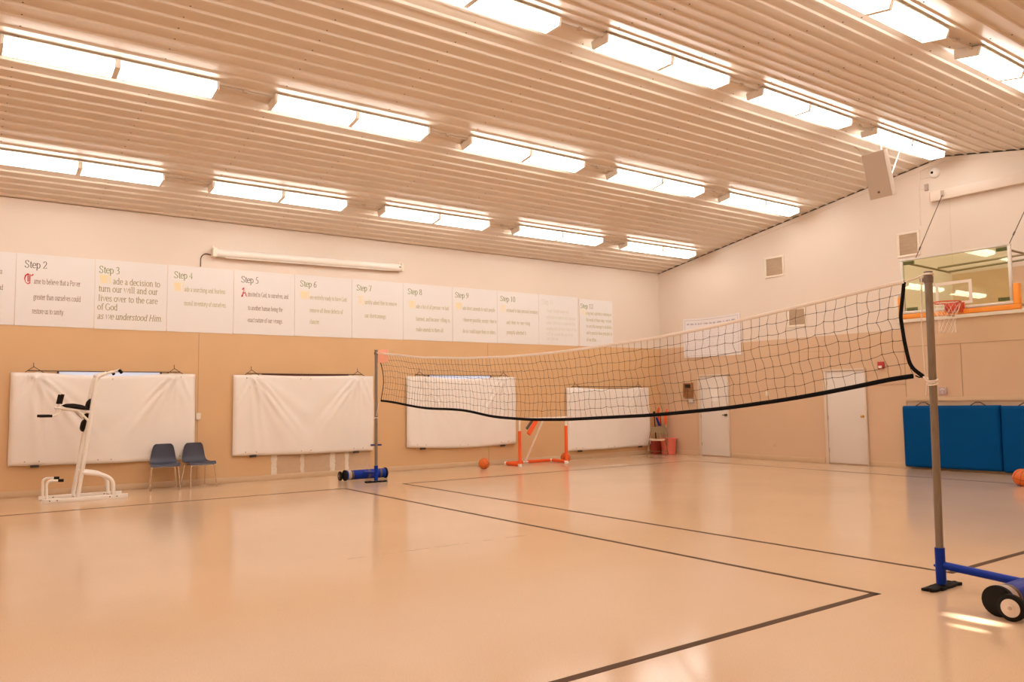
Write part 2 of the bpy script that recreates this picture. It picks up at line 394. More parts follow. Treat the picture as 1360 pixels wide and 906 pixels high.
# ---------------------------------------------------------------- fluorescent lights
def make_light(name):
    t = thing(name, 'x', 'ceiling light')
    L2 = 1.20; hw, bw, d = .148, .128, .105        # half widths at the top and the bottom, depth
    MB().box((-.155, -L2, -.016), (.155, L2, 0), .003).build('housing', 'lamp_house', t)
    for s in (-1, 1):
        a, b = (.034, L2-.035) if s > 0 else (-L2+.035, -.034)
        m = MB(); m.hexa([(-bw, a, -d), (bw, a, -d), (bw, b, -d), (-bw, b, -d)], [(-hw, a, -.017), (hw, a, -.017), (hw, b, -.017), (-hw, b, -.017)])
        m.mi = [1, 0, 1, 1, 1, 1]; m.mi[0] = 0; m.mi[1] = 1
        m.build('diffuser', ['lens', 'lens_side'], t, smooth=False)
        y0, y1 = (L2-.034, L2) if s > 0 else (-L2, -L2+.034)
        m = MB(); m.hexa([(-bw-.008, y0, -d-.005), (bw+.008, y0, -d-.005), (bw+.008, y1, -d-.005), (-bw-.008, y1, -d-.005)], [(-hw-.006, y0, -.0165), (hw+.006, y0, -.0165), (hw+.006, y1, -.0165), (-hw-.006, y1, -.0165)])
        m.build('end_cap', 'lamp_house', t)
    m = MB(); m.hexa([(-bw-.004, -.033, -d-.004), (bw+.004, -.033, -d-.004), (bw+.004, .033, -d-.004), (-bw-.004, .033, -d-.004)], [(-hw-.004, -.033, -.0165), (hw+.004, -.033, -.0165), (hw+.004, .033, -.0165), (-hw-.004, .033, -.0165)])
    m.build('centre_band', 'lamp_house', t)
    c = MB(); c.tube([(.06, L2+.001, -.022), (.06, L2+.36, -.022), (.06, L2+.74, -.022)], .011, 8)
    c.box((.035, L2+.33, -.035), (.085, L2+.39, -.002)); c.build('conduit', 'conduit', t)
    return t
rowdef = [(-13.51, 'row nearest the posters'), (-10.52, 'second row from the posters'), (-7.335, 'row under the ridge'),
          (-4.29, 'first row past the ridge'), (-1.3, 'second row past the ridge')]
proto = None
ordn = ['nearest to far wall', 'second from far wall', 'third from far wall', 'fourth from far wall', 'fifth from far wall', 'sixth from far wall']
for ri, (x, rn) in enumerate(rowdef):
    for k in range(6):
        y = 14.215-3.14*k
        if proto is None: o = proto = make_light('fluorescent_light')
        else: o = dup(proto, (0, 0, 0))
        if k == 0:      # no conduit into the far wall
            for ch in list(o.children):
                if ch.name.startswith('conduit') and o is not proto: bpy.data.objects.remove(ch)
        tilt = 0 if ri == 2 else (-math.atan(SL) if x < XRIDGE else math.atan(SL))
        z = zc(x)-.024
        if ri == 2: z = zc(x+.16)-.026
        o.location = (x, y, z); o.rotation_euler = (0, tilt, 0)
        tag(o, f'lit fluorescent light, {ordn[k]}, in the {rn}', 'ceiling light', 'fluorescent lights on the ribbed ceiling')
for ch in list(proto.children):
    if ch.name.startswith('conduit'): bpy.data.objects.remove(ch)

# ---------------------------------------------------------------- windows + vinyl covers on the left wall
covers = [  # y0, y1, z_bottom left, z_bottom right, z_top, hook ys, seed
    (.965, 3.815, .505, .475, 2.015, (1.292, 3.457)),
    (4.495, 7.36, .490, .460, 2.005, (4.834, 7.004)),
    (8.135, 11.0, .485, .455, 2.010, (8.442, 10.654)),
    (12.56, 15.395, .200, .225, 1.760, (12.826, 14.99))]
cl_lab = ['large white vinyl window cover behind the white exercise frame', 'large white vinyl window cover left of the far net post, over bare plaster',
          'large white vinyl window cover behind the net, right of the far net post', 'large white vinyl window cover hanging lowest, beside the far corner']
for i, (y0, y1, zb0, zb1, zt, hk) in enumerate(covers):
    rng = random.Random(20+i)
    if i < 3:
        wy0, wy1 = y0+(y1-y0)*(.24, .2, .2)[i], y0+(y1-y0)*(.79, .8, .76)[i]
        o = MB().box((XL, wy0, .7), (XL+.012, wy1, zt+.012)).build(f'window_{i+1}', 'winpane' if i != 1 else 'windark', smooth=False)
        struct(o, ['daylit window showing above the first vinyl cover', 'window behind the second vinyl cover', 'daylit window showing above the vinyl cover behind the net'][i], 'window')
        fr = MB()
        fr.box((XL, wy0-.03, zt+.012), (XL+.02, wy1+.03, zt+.022)); fr.box((XL, wy0-.03, .7), (XL+.02, wy0, zt+.012)); fr.box((XL, wy1, .7), (XL+.02, wy1+.03, zt+.012))
        fr.build('window_frame', 'winframe', o, smooth=False)
    t = thing('window_cover', cl_lab[i], 'window cover', (XL+.06, (y0+y1)/2, zb0), 'white vinyl window covers')
    W_ = y1-y0; ph = [rng.uniform(0, 6) for _ in range(8)]
    sagc = (.055, .022, .06, .045)[i]
    def shape(u, v, y0=y0, y1=y1, zb0=zb0, zb1=zb1, zt=zt, hk=hk, W_=W_, ph=ph, i=i, sagc=sagc):
        y = y0+W_*u; uh0, uh1 = (hk[0]-y0)/W_, (hk[1]-y0)/W_
        s = 0
        if uh0 < u < uh1: s = math.sin(PI*(u-uh0)/(uh1-uh0))
        ztop = zt-sagc*s-(.01 if u < uh0 or u > uh1 else 0)
        zb = zb0+(zb1-zb0)*u-(.05*math.sin(PI*u) if i == 2 else .012*math.sin(PI*u))
        z = zb+(ztop-zb)*v
        f = 0
        for hy, sgn in ((hk[0], 1), (hk[1], -1)):
            for hz in (-.075, .075):
                dy, dz = (y-hy-hz)*sgn, (zt+.02-z)
                r = math.hypot(dy, dz)+1e-6; a = math.atan2(dy, dz)
                fall = math.exp(-r/1.25)*min(1, r/.12)
                f += fall*.042*(1.15*math.exp(-((a-.68)/.055)**2)+math.exp(-((a-.52)/.10)**2)+.8*math.exp(-((a+.42)/.10)**2)+.55*math.exp(-((a-.12)/.07)**2)+.5*math.exp(-((a-.95)/.12)**2))
        f += .011*math.sin(5*u*PI+ph[0]+1.5*v)*(1-v)*.8+.009*math.sin(9*u+4*v+ph[1])
        f += .012*math.exp(-((u-.43-.25*(1-v))/.05)**2)*(v)*(1-v)*4*.7+.012*math.exp(-((u-.63+.22*(1-v))/.05)**2)*v*(1-v)*4*.7
        if i == 3: f += .016*math.exp(-((u-.80+.10*(1-v))/.035)**2)*min(1, 3*v+.2)+.012*math.exp(-((u-.68+.14*(1-v))/.05)**2)
        return y, z, f
    def front(u, v, sh=shape):
        y, z, f = sh(u, v); e = min(u, 1-u)*W_; ev = min(v, 1-v)*1.5
        rnd = .045*(1-min(1, e/.06))**2+.03*(1-min(1, ev/.05))**2
        return (XL+.088+f-rnd, y, z)
    def back(u, v, sh=shape):
        y, z, f = sh(u, v); return (XL+.035, y, z)
    m = MB(t.location); m.grid(front, 96, 56, back)
    sheet = m.build('vinyl_sheet', 'vinyl', t, ang=70)
    rd = MB(t.location)
    zr_ = zt+.022
    rd.tube([(XL+.045, hk[0]-.10, zr_), (XL+.045, (hk[0]+hk[1])/2, zr_-.006), (XL+.045, hk[1]+.10, zr_)], .0075, 8)
    rd.build('hanging_rod', 'winframe', t)
    for hy in hk:
        h = MB(t.location)
        h.tube([(XL+.075, hy-.13, zt-.005), (XL+.07, hy-.01, zt+.085), (XL+.075, hy+.13, zt-.01)], .006, 6)
        h.tube([(XL+.06, hy-.01, zt+.075), (XL+.06, hy-.015, zt+.15)], .005, 6)
        h.build('hook_cord', 'rope', t)
    for q in (.13, .86):
        s_ = MB(t.location); yq = y0+W_*q; zq = zb0+(zb1-zb0)*q-.01-(.05*math.sin(PI*q) if i == 2 else 0)
        s_.box((XL+.05, yq-.06, zq-.022), (XL+.10, yq+.06, zq+.015), .006); s_.build('strap_end', 'rope', t)
    for vv in (.045, .962):
        for q in (.08, .15, .45, .52, .84, .91):
            gm = MB(t.location); p = Vector(front(q, vv)); gm.lathe(p+Vector((-.004, 0, 0)), (1, 0, 0), [(0, .013), (.006, .011)], 8)
            gm.build('eyelet', 'grey_plastic', t)
M_ = None

# ---------------------------------------------------------------- lettering (pen-nib serif alphabet drawn as strokes)
def arc(cx, cy, rx, ry, a0, a1, n=12): return [(cx+rx*math.cos(math.radians(a0+(a1-a0)*i/n)), cy+ry*math.sin(math.radians(a0+(a1-a0)*i/n))) for i in range(n+1)]
G = {
 'a': (.44, [[(.07,.37),(.11,.44),(.2,.46),(.28,.44),(.31,.37),(.31,.09),(.34,.02),(.41,.03)], [(.31,.28),(.2,.24),(.1,.19),(.06,.11),(.1,.02),(.17,.0),(.25,.03),(.31,.1)]], []),
 'b': (.5, [[(.1,.68),(.1,.03)], arc(.25,.23,.18,.23,150,-150)], [(.07,.68)]),
 'c': (.44, [arc(.24,.23,.18,.23,45,320)], []),
 'd': (.5, [[(.38,.68),(.38,0)], arc(.23,.23,.17,.23,30,330)], [(.35,.68),(.42,0)]),
 'e': (.44, [arc(.23,.23,.18,.23,0,320), [(.05,.25),(.41,.25)]], []),
 'f': (.32, [[(.36,.61),(.32,.67),(.25,.68),(.18,.62),(.16,.53),(.16,0)], [(.04,.45),(.3,.45)]], [(.16,0)]),
 'g': (.48, [arc(.21,.31,.14,.15,0,360), [(.13,.18),(.09,.11),(.16,.06),(.34,.05),(.42,-.04),(.37,-.15),(.22,-.2),(.08,-.16),(.06,-.08),(.13,.02)], [(.31,.41),(.45,.44)]], []),
 'h': (.5, [[(.1,.68),(.1,0)], [(.1,.33),(.18,.43),(.27,.46),(.36,.42),(.39,.32),(.39,0)]], [(.1,0),(.39,0),(.07,.68)]),
 'i': (.28, [[(.14,.46),(.14,0)], [(.14,.65),(.14,.59)]], [(.14,0),(.11,.46)]),
 'j': (.28, [[(.15,.46),(.15,-.1),(.1,-.19),(.02,-.2)], [(.15,.65),(.15,.59)]], [(.12,.46)]),
 'k': (.5, [[(.1,.68),(.1,0)], [(.1,.2),(.38,.46)], [(.2,.28),(.42,0)]], [(.1,0),(.07,.68),(.42,0),(.38,.46)]),
 'l': (.28, [[(.14,.68),(.14,0)]], [(.14,0),(.11,.68)]),
 'm': (.78, [[(.1,.46),(.1,0)], [(.1,.33),(.18,.43),(.26,.46),(.35,.42),(.38,.32),(.38,0)], [(.38,.33),(.46,.43),(.55,.46),(.64,.42),(.67,.32),(.67,0)]], [(.1,0),(.38,0),(.67,0),(.07,.46)]),
 'n': (.5, [[(.1,.46),(.1,0)], [(.1,.33),(.18,.43),(.27,.46),(.36,.42),(.39,.32),(.39,0)]], [(.1,0),(.39,0),(.07,.46)]),
 'o': (.5, [arc(.25,.23,.19,.23,0,360,16)], []),
 'p': (.5, [[(.1,.46),(.1,-.2)], arc(.25,.23,.18,.23,150,-150)], [(.07,.46),(.1,-.2)]),
 'q': (.5, [[(.38,.46),(.38,-.2)], arc(.23,.23,.17,.23,30,330)], [(.38,-.2)]),
 'r': (.34, [[(.1,.46),(.1,0)], [(.1,.32),(.17,.43),(.25,.46),(.32,.42)]], [(.1,0),(.07,.46)]),
 's': (.39, [[(.32,.36),(.28,.44),(.2,.46),(.1,.42),(.08,.34),(.14,.27),(.27,.2),(.33,.12),(.3,.03),(.2,0),(.09,.03),(.06,.12)]], []),
 't': (.3, [[(.15,.6),(.15,.08),(.19,.01),(.25,.0),(.3,.04)], [(.03,.45),(.29,.45)]], []),
 'u': (.5, [[(.1,.46),(.1,.12),(.14,.02),(.22,.0),(.31,.04),(.39,.14)], [(.39,.46),(.39,0)]], [(.07,.46),(.36,.46),(.43,0)]),
 'v': (.48, [[(.05,.46),(.24,0),(.43,.46)]], [(.05,.46),(.43,.46)]),
 'w': (.72, [[(.05,.46),(.2,0),(.36,.44),(.52,0),(.67,.46)]], [(.05,.46),(.36,.46),(.67,.46)]),
 'x': (.48, [[(.06,.46),(.42,0)], [(.41,.46),(.07,0)]], [(.06,.46),(.42,0),(.41,.46),(.07,0)]),
 'y': (.48, [[(.05,.46),(.25,.02)], [(.44,.46),(.2,-.15),(.12,-.2),(.05,-.17)]], [(.05,.46),(.44,.46)]),
 'z': (.44, [[(.06,.46),(.38,.46),(.06,0),(.38,0)]], []),
 'S': (.55, [[(.45,.52),(.42,.64),(.29,.68),(.15,.64),(.09,.53),(.14,.42),(.28,.35),(.43,.26),(.48,.15),(.42,.04),(.27,-.01),(.13,.03),(.07,.16)]], [(.45,.6),(.08,.08)]),
 'G': (.7, [arc(.37,.33,.3,.35,45,340), [(.6,.28),(.6,.05)]], [(.6,.28)]),
 'H': (.72, [[(.14,.67),(.14,0)], [(.58,.67),(.58,0)], [(.14,.35),(.58,.35)]], [(.14,.67),(.14,0),(.58,.67),(.58,0)]),
 'P': (.56, [[(.14,.67),(.14,0)], [(.14,.66),(.35,.66),(.47,.6),(.49,.49),(.45,.38),(.33,.32),(.14,.32)]], [(.14,.67),(.14,0)]),
 'W': (.92, [[(.05,.67),(.25,0),(.46,.65),(.67,0),(.87,.67)]], [(.05,.67),(.46,.66),(.87,.67)]),
 'A': (.7, [[(.06,0),(.35,.68),(.64,0)], [(.16,.23),(.54,.23)]], [(.06,0),(.64,0)]),
 'M': (.88, [[(.12,0),(.14,.67),(.43,.06),(.72,.67),(.74,0)]], [(.12,0),(.74,0),(.11,.67),(.75,.67)]),
 'C': (.66, [arc(.37,.33,.3,.35,45,320)], [(.58,.6)]),
 'T': (.6, [[(.3,.67),(.3,0)], [(.05,.56),(.06,.67),(.54,.67),(.55,.56)]], [(.3,0)]),
 '0': (.5, [arc(.25,.33,.18,.34,0,360,16)], []),
 '1': (.5, [[(.12,.58),(.26,.68),(.26,0)]], [(.26,0)]),
 '2': (.5, [[(.07,.52),(.12,.64),(.24,.68),(.36,.63),(.41,.5),(.33,.34),(.06,.02),(.38,.03),(.45,.13)]], []),
 '3': (.5, [[(.08,.57),(.15,.66),(.26,.67),(.36,.6),(.36,.47),(.28,.39),(.18,.36),(.31,.34),(.41,.25),(.4,.1),(.3,.01),(.16,-.01),(.07,.04)]], []),
 '4': (.5, [[(.33,0),(.33,.67),(.05,.2),(.46,.2)]], []),
 '5': (.5, [[(.42,.67),(.18,.67),(.12,.4),(.28,.38),(.4,.29),(.41,.15),(.33,.03),(.18,-.01),(.06,.04)]], []),
 '6': (.5, [[(.42,.67),(.25,.59),(.12,.42),(.08,.22),(.14,.05),(.26,-.01),(.38,.06),(.42,.2),(.37,.34),(.25,.38),(.12,.29)]], []),
 '7': (.5, [[(.06,.54),(.1,.66),(.45,.66),(.22,0)]], []),
 '8': (.5, [arc(.25,.51,.14,.16,0,360), arc(.25,.17,.18,.18,0,360)], []),
 '9': (.5, [[(.08,0),(.25,.08),(.38,.25),(.42,.45),(.36,.62),(.24,.68),(.12,.61),(.08,.47),(.13,.33),(.25,.29),(.38,.38)]], []),
 '.': (.25, [[(.12,.05),(.12,-.01)]], []), ',': (.25, [[(.13,.05),(.12,-.04),(.07,-.12)]], []), "'": (.2, [[(.1,.68),(.09,.52)]], []), '-': (.34, [[(.04,.24),(.3,.24)]], []), '\u2014': (.9, [[(.04,.24),(.86,.24)]], []),
}
def pen(pts, hx, hy, ang=0):
    ca, sa = math.cos(ang), math.sin(ang); out = []; k = len(pts)
    closed = k > 3 and abs(pts[0][0]-pts[-1][0])+abs(pts[0][1]-pts[-1][1]) < 1e-6
    for i, p in enumerate(pts):
        a = pts[i-1] if i else (pts[-2] if closed else p); b = pts[i+1] if i < k-1 else (pts[1] if closed else p)
        dx, dy = b[0]-a[0], b[1]-a[1]; l = math.hypot(dx, dy) or 1; nx, ny = -dy/l, dx/l
        u, v = nx*ca+ny*sa, -nx*sa+ny*ca; h = math.hypot(u*hx, v*hy)
        out.append(((p[0]+nx*h, p[1]+ny*h), (p[0]-nx*h, p[1]-ny*h)))
    return out
def text_width(s): return sum(.25 if c == ' ' else G[c][0] for c in s)
def write(m, s, place, x, y, em, width=None, hx=.042, hy=.017, slant=0):
    """strokes of s into builder m; place(u, v, k) maps poster metres to world, k lifts overlapping strokes"""
    sx = em if width is None else width/text_width(s)
    cx = 0
    for c in s:
        if c == ' ': cx += .25; continue
        adv, strokes, serifs = G[c]
        allst = [pen(p, hx, hy) for p in strokes]+[pen([(a-.065, b), (a+.065, b)], hy, hy*1.1) for a, b in serifs]
        for q, st in enumerate(allst):
            vs = []
            for (ax, ay), (bx, by) in st:
                vs += [place(x+(cx+ax+slant*ay)*sx, y+ay*em, q*.00006), place(x+(cx+bx+slant*by)*sx, y+by*em, q*.00006)]
            m.add(vs, [(2*i, 2*i+1, 2*i+3, 2*i+2) for i in range(len(st)-1)])
        cx += adv
BL = {  # blackletter capitals, drawn with a slanted broad nib in a unit box
 'C': [[(.62,.86),(.42,.98),(.16,.80),(.06,.5),(.16,.16),(.42,.0),(.7,.14)], [(.42,.92),(.44,.2)], [(.60,.95),(.80,.80),(1.0,.96)], [(.62,.84),(.62,.2)]],
 'M': [[(.0,.75),(.14,.95),(.3,.8),(.3,.2),(.12,.02)], [(.3,.78),(.5,.97),(.62,.8),(.62,.08)], [(.62,.8),(.82,.97),(.96,.78),(.96,.15),(1.08,.04)], [(.14,.85),(.12,.3)], [(.46,.85),(.46,.1)]],
 'A': [[(.05,.02),(.25,.2),(.45,.95),(.75,.1),(1.0,.02)], [(.2,.4),(.72,.4)], [(.15,.75),(.45,.98)], [(.0,.0),(.3,.04)], [(.62,.5),(.86,.12)]],
 'W': [[(.0,.85),(.15,.95),(.2,.2),(.4,.02),(.52,.2),(.52,.95)], [(.52,.2),(.75,.02),(.95,.25),(.9,.9),(1.05,.98)], [(.32,.95),(.34,.2)], [(.7,.9),(.72,.2)]],
 'H': [[(.0,.8),(.15,.97),(.28,.85),(.28,.15),(.1,.0)], [(.28,.5),(.6,.66),(.85,.5),(.85,.1),(.65,-.08)], [(.28,.85),(.7,.98),(.9,.84)], [(.48,.6),(.48,.1)]],
}
def drop_cap(m, c, place, x, y, w_, h_):
    for q, st in enumerate(BL[c]):
        vs = []
        for (a, b) in pen(st, .085, .022, math.radians(-35)):
            vs += [place(x+a[0]*w_, y+a[1]*h_, q*.00006), place(x+b[0]*w_, y+b[1]*h_, q*.00006)]
        m.add(vs, [(2*i, 2*i+1, 2*i+3, 2*i+2) for i in range(len(st)-1)])

# posters: (y0, y1, ztop0, zbot, pixel span, title, title span, title ink, cap, cap span, cap ink, text ink, lines[(text, px0, px1, depth fraction)], em)
PW = [(-.16, .99), (.992, 2.145), (2.146, 3.311), (3.313, 4.485), (4.49, 5.672), (5.674, 6.887), (6.889, 8.072), (8.074, 9.31), (9.312, 10.53), (10.532, 11.748), (11.75, 12.985), (13.035, 14.178)]
px = [(-82, 22), (22, 126), (126, 222.5), (222.5, 310), (310, 391), (391, 467), (467, 535), (535, 600.5), (600.5, 660), (660, 715), (715, 767), (768.5, 813)]
ST = [
 ('Step 1', -72, -45, 'ink_black', 'W', -72, -60, 'ink_red', 'ink_brown', [('e admitted we were powerless', -60, 6, .36), ('over alcohol \u2014 that our lives had', -60, 7.5, .62), ('become unmanageable.', -60, -12, .88)], .12),
 ('Step 2', 33, 63, 'ink_black', 'C', 33, 45, 'ink_red', 'ink_brown', [('ame to believe that a Power', 46, 107, .49), ('greater than ourselves could', 46, 108, .75), ('restore us to sanity.', 45, 87, .985)], .125),
 ('Step 3', 131, 159, 'ink_green', 'M', 132, 147, 'ink_yellow', 'ink_olive3', [('ade a decision to', 150, 213, .414), ('turn our will and our', 131, 210, .555), ('lives over to the care', 131, 210, .72), ('of God', 130, 157, .87), ('as we understood Him.', 130, 217, 1.03)], .15),
 ('Step 4', 231, 256, 'ink_green', 'M', 231, 244, 'ink_yellow', 'ink_olive', [('ade a searching and fearless', 245, 299, .465), ('moral inventory of ourselves.', 245, 301, .72)], .12),
 ('Step 5', 319.5, 343, 'ink_black', 'A', 320, 328, 'ink_red', 'ink_brown', [('dmitted to God, to ourselves, and', 328.5, 382.5, .49), ('to another human being the', 329, 375, .75), ('exact nature of our wrongs.', 329, 375.5, .98)], .12),
 ('Step 6', 398, 420, 'ink_green', 'W', 398, 410, 'ink_yellow', 'ink_olive', [('ere entirely ready to have God', 411, 460, .475), ('remove all these defects of', 411, 455, .735), ('character.', 411, 424.5, .965)], .12),
 ('Step 7', 473, 493, 'ink_green', 'H', 475, 484, 'ink_yellow', 'ink_olive', [('umbly asked Him to remove', 484, 526.5, .505), ('our shortcomings.', 484, 513, .785)], .12),
 ('Step 8', 541, 560, 'ink_green', 'M', 542, 551, 'ink_yellow', 'ink_olive', [('ade a list of all persons we had', 552, 595.5, .53), ('harmed, and became willing to', 552, 597, .80), ('make amends to them all.', 552, 589, 1.03)], .12),
 ('Step 9', 604, 622, 'ink_green', 'M', 605, 613, 'ink_yellow', 'ink_olive', [('ade direct amends to such people', 614, 657, .50), ('wherever possible, except when to', 614, 659, .765), ('do so would injure them or others.', 614, 658, 1.02)], .12),
 ('Step 10', 664, 684, 'ink_green', 'C', 665, 671, 'ink_yellow', 'ink_olive', [('ontinued to take personal inventory', 672, 714, .48), ('and when we were wrong', 672, 703.5, .765), ('promptly admitted it.', 672, 698.5, 1.0)], .12),
 ('Step 11', 719, 735, 'ink_faded', None, 0, 0, None, 'ink_faded', [('Sought through prayer and', 726, 755, .42), ('meditation to improve our conscious', 725, 764, .575), ('contact with God as we understood Him,', 725, 764, .715), ('praying only for knowledge of His', 725, 765, .855), ('will for us and the power to', 725, 760, .99), ('carry that out.', 725, 741, 1.1)], .115),
 ('Step 12', 770, 787, 'ink_green', 'H', 772, 776, 'ink_yellow', 'ink_olive', [('aving had a spiritual awakening as', 777, 811, .385), ('the result of these steps, we tried', 777.5, 811, .555), ('to carry this message to alcoholics,', 777.5, 812, .715), ('and to practice these principles in', 777.5, 811.5, .885), ('all our affairs.', 777.5, 791, 1.06)], .115),
]
M['ink_olive3'] = mat('dark_olive_ink', (.33, .27, .13), .7)
plabel = ['partly cut off, first of the row', 'with red gothic initial C', 'with large italic last line', 'with two lines of squeezed text', 'with red gothic initial A', 'with yellow initial W',
          'with yellow initial H and two lines', 'with yellow initial M, between Step 7 and Step 9', 'with yellow initial M, before Step 10', 'with yellow initial C', 'in faded pale lettering', 'last of the row, set slightly apart']
for i, ((y0, y1), (a, b), (title, t0, t1, tink, cap, c0, c1, cink, ink, lines, em)) in enumerate(zip(PW, px, ST)):
    zt = interp([(-.2, 3.955), (3.3, 3.97), (5.7, 3.992), (9.3, 4.012), (12.98, 4.012), (13.0, 3.99), (14.2, 3.98)], (y0+y1)/2)
    zb = interp([(-.2, 2.775), (3.3, 2.764), (6.9, 2.775), (9.3, 2.782), (14.2, 2.794)], (y0+y1)/2)
    off = .012 if i in (11,) else .006
    t = thing('step_poster', f'white {title} wall poster {plabel[i]}', 'poster', (XL+off, (y0+y1)/2, zb), 'twelve step posters along the side wall')
    m = MB(t.location); m.box((XL+.001, y0+.004, zb+.002), (XL+off+.004, y1-.004, zt), .001, seg=1); m.build('card', 'poster', t, smooth=False)
    H_ = zt-zb; Wd = y1-y0
    def yy(p): 
        # pixel across the poster -> metres (perspective-correct within one card is near linear)
        f = (p-a)/(b-a); k = (b-a)/100*.055; return y0+Wd*(f+k*f*(1-f)*-.9)
    X0 = XL+off+.0052
    place = lambda u, v, k: (X0+k, u, v)
    hbody = 1.16/1.19
    m = MB(t.location); write(m, title, place, yy(t0), zt-.232, .175, yy(t1)-yy(t0), .052, .022); m.build('step_title', tink, t, smooth=False, recalc=False)
    if cap:
        m = MB(t.location); base = zt-lines[0][3]-.012
        drop_cap(m, cap, place, yy(c0), base+.002, yy(c1)-yy(c0), .17); m.build('gothic_initial', cink, t, smooth=False, recalc=False)
    for j, (s, p0, p1, fr) in enumerate(lines):
        sl = .25 if (i == 2 and j == 4) else 0
        m = MB(t.location); write(m, s, place, yy(p0), zt-fr, em*1.05, yy(p1)-yy(p0), .052 if i != 10 else .06, .028, sl)
        m.build('lettering', ink, t, smooth=False, recalc=False)

# ---------------------------------------------------------------- projector screen roller above the posters
t = thing('projector_screen_case', 'long white rolled projector screen case mounted above the posters', 'projector screen', (XL+.1, 6, 4.27))
zs = lambda y: 4.255+(y-4.12)*.0155
m = MB(t.location); m.tube([(XL+.095, 4.13, zs(4.13)), (XL+.095, 6, zs(6)), (XL+.095, 7.96, zs(7.96))], .072, 20); m.build('roller_case', 'white_metal', t)
m = MB(t.location); m.tube([(XL+.11, 4.3, zs(4.3)-.078), (XL+.11, 7.8, zs(7.8)-.078)], .010, 8); m.build('pull_bar', 'white_metal', t)
m = MB(t.location); m.box((XL+.001, 4.06, 4.17), (XL+.17, 4.135, 4.34), .012); m.box((XL+.001, 4.08, 4.33), (XL+.02, 4.115, 4.40), .004); m.build('end_bracket', 'trim', t)
m = MB(t.location); m.box((XL+.001, 7.955, zs(7.96)-.08), (XL+.17, 8.01, zs(7.96)+.085), .012); m.box((XL+.001, 7.965, zs(8)+.06), (XL+.02, 8.0, zs(8)+.13), .004); m.build('end_bracket', 'trim', t)
m = MB(t.location); m.box((XL+.170, 7.90, zs(7.9)-.01), (XL+.174, 7.94, zs(7.9)+.012)); m.build('badge', 'badge', t)
m = MB(t.location); m.tube(bend([(XL+.03, 4.07, 4.22), (XL+.03, 3.95, 4.24), (XL+.02, 3.88, 4.17), (XL+.015, 3.88, 3.985)], .08), .009, 8); m.build('power_cord', 'dark_metal', t)

o = MB((XL+.02, 3.93, 1.2)); o.box((XL+.001, 3.84, 1.175), (XL+.045, 3.925, 1.30), .006); tag(o.build('electrical_box', 'trim'), 'small cream electrical box on tan wall beside the first window cover', 'electrical box')

# ---------------------------------------------------------------- doors on the far wall
def door(n, x0, x1, hx, knob, label):
    m = MB(); m.box((x0, YF-.03, .02), (x1, YF-.004, 2.0), .004)
    o = struct(m.build(f'door_{n}', 'door'), label, 'door')
    f = MB(); f.box((x0-.075, YF-.05, 0), (x0-.004, YF-.001, 2.035), .006); f.box((x1+.004, YF-.05, 0), (x1+.03, YF-.001, 2.035), .006); f.box((x0-.0745, YF-.052, 2.004), (x1+.0295, YF-.001, 2.05), .006)
    f.build('door_frame', 'doorframe', o)
    k = MB(); k.lathe((hx, YF-.03, 1.03), (0, -1, 0), [(0, .032), (.008, .032), (.010, .012), (.035, .012), (.04, .026), (.055, .030), (.07, .022), (.074, .004)], 16)
    if n == 1: k.box((hx-.09, YF-.09, 1.02), (hx+.01, YF-.075, 1.042), .005)
    k.build('door_handle', knob, o)
    h = MB(); [h.box((x0-.006, YF-.036, z), (x0+.012, YF-.028, z+.09)) for z in (.25, .95, 1.70)]; h.build('hinge', 'grey_plastic', o)
    return o
door(1, -13.765, -12.90, -12.96, 'dark_metal', 'white door with a paper notice, nearer the corner')
door(2, -10.185, -9.30, -9.365, 'brass', 'white door with a brass knob, beside the blue mats')
o = MB((-13.32, YF-.035, 1.4)); o.box((-13.43, YF-.0335, 1.37), (-13.22, YF-.031, 1.68)); tag(o.build('paper_notice', 'paper', smooth=False), 'white paper notice taped on the first door', 'notice')

# ---------------------------------------------------------------- small fittings on the far wall
def vent(x0, x1, z0, z1, label):
    t = thing('wall_vent', label, 'vent', ((x0+x1)/2, YF, z0), 'square wall vents on the far wall')
    m = MB(t.location); b = .045
    m.box((x0-b, YF-.02, z0-b), (x1+b, YF-.001, z0), .003); m.box((x0-b, YF-.02, z1), (x1+b, YF-.001, z1+b), .003)
    m.box((x0-b, YF-.02, z0), (x0, YF-.001, z1), .003); m.box((x1, YF-.02, z0), (x1+b, YF-.001, z1), .003); m.build('frame', 'trim', t)
    m = MB(t.location); m.box((x0, YF-.008, z0), (x1, YF-.002, z1))
    for k in range(1, 12):
        z = z0+(z1-z0)*k/12; m.box((x0+.002, YF-.014, z-.004), (x1-.002, YF-.007, z+.004))
    m.build('louver_panel', 'vent', t, smooth=False)
vent(-8.42, -8.05, 4.31, 4.73, 'brown square vent high on far wall above the backboard corner')
vent(-11.65, -11.21, 4.32, 4.72, 'brown square vent high on far wall, nearer the left corner')
vent(-11.08, -10.68, 3.10, 3.45, 'brown square vent seen through the volleyball net')
t = thing('wood_wall_box', 'small wooden wall box with dark glass top, left of first door', 'wall box', (-14.17, YF, 1.48))
m = MB(t.location)
for a, b in (((-14.32, 1.48), (-14.28, 1.855)), ((-14.06, 1.48), (-14.02, 1.855)), ((-14.28, 1.48), (-14.06, 1.51)), ((-14.28, 1.82), (-14.06, 1.855)), ((-14.28, 1.70), (-14.06, 1.72))): m.box((a[0], YF-.07, a[1]), (b[0], YF-.001, b[1]), .003)
m.build('frame', 'wood', t)
MB(t.location).box((-14.279, YF-.05, 1.721), (-14.061, YF-.002, 1.819)).build('glass_pane', 'darkglass', t, smooth=False)
m = MB(t.location); [m.box((-14.275+.055*k, YF-.055, 1.511), (-14.235+.055*k, YF-.002, 1.699), .003) for k in range(4)]; m.build('slat_panel', 'wood', t)
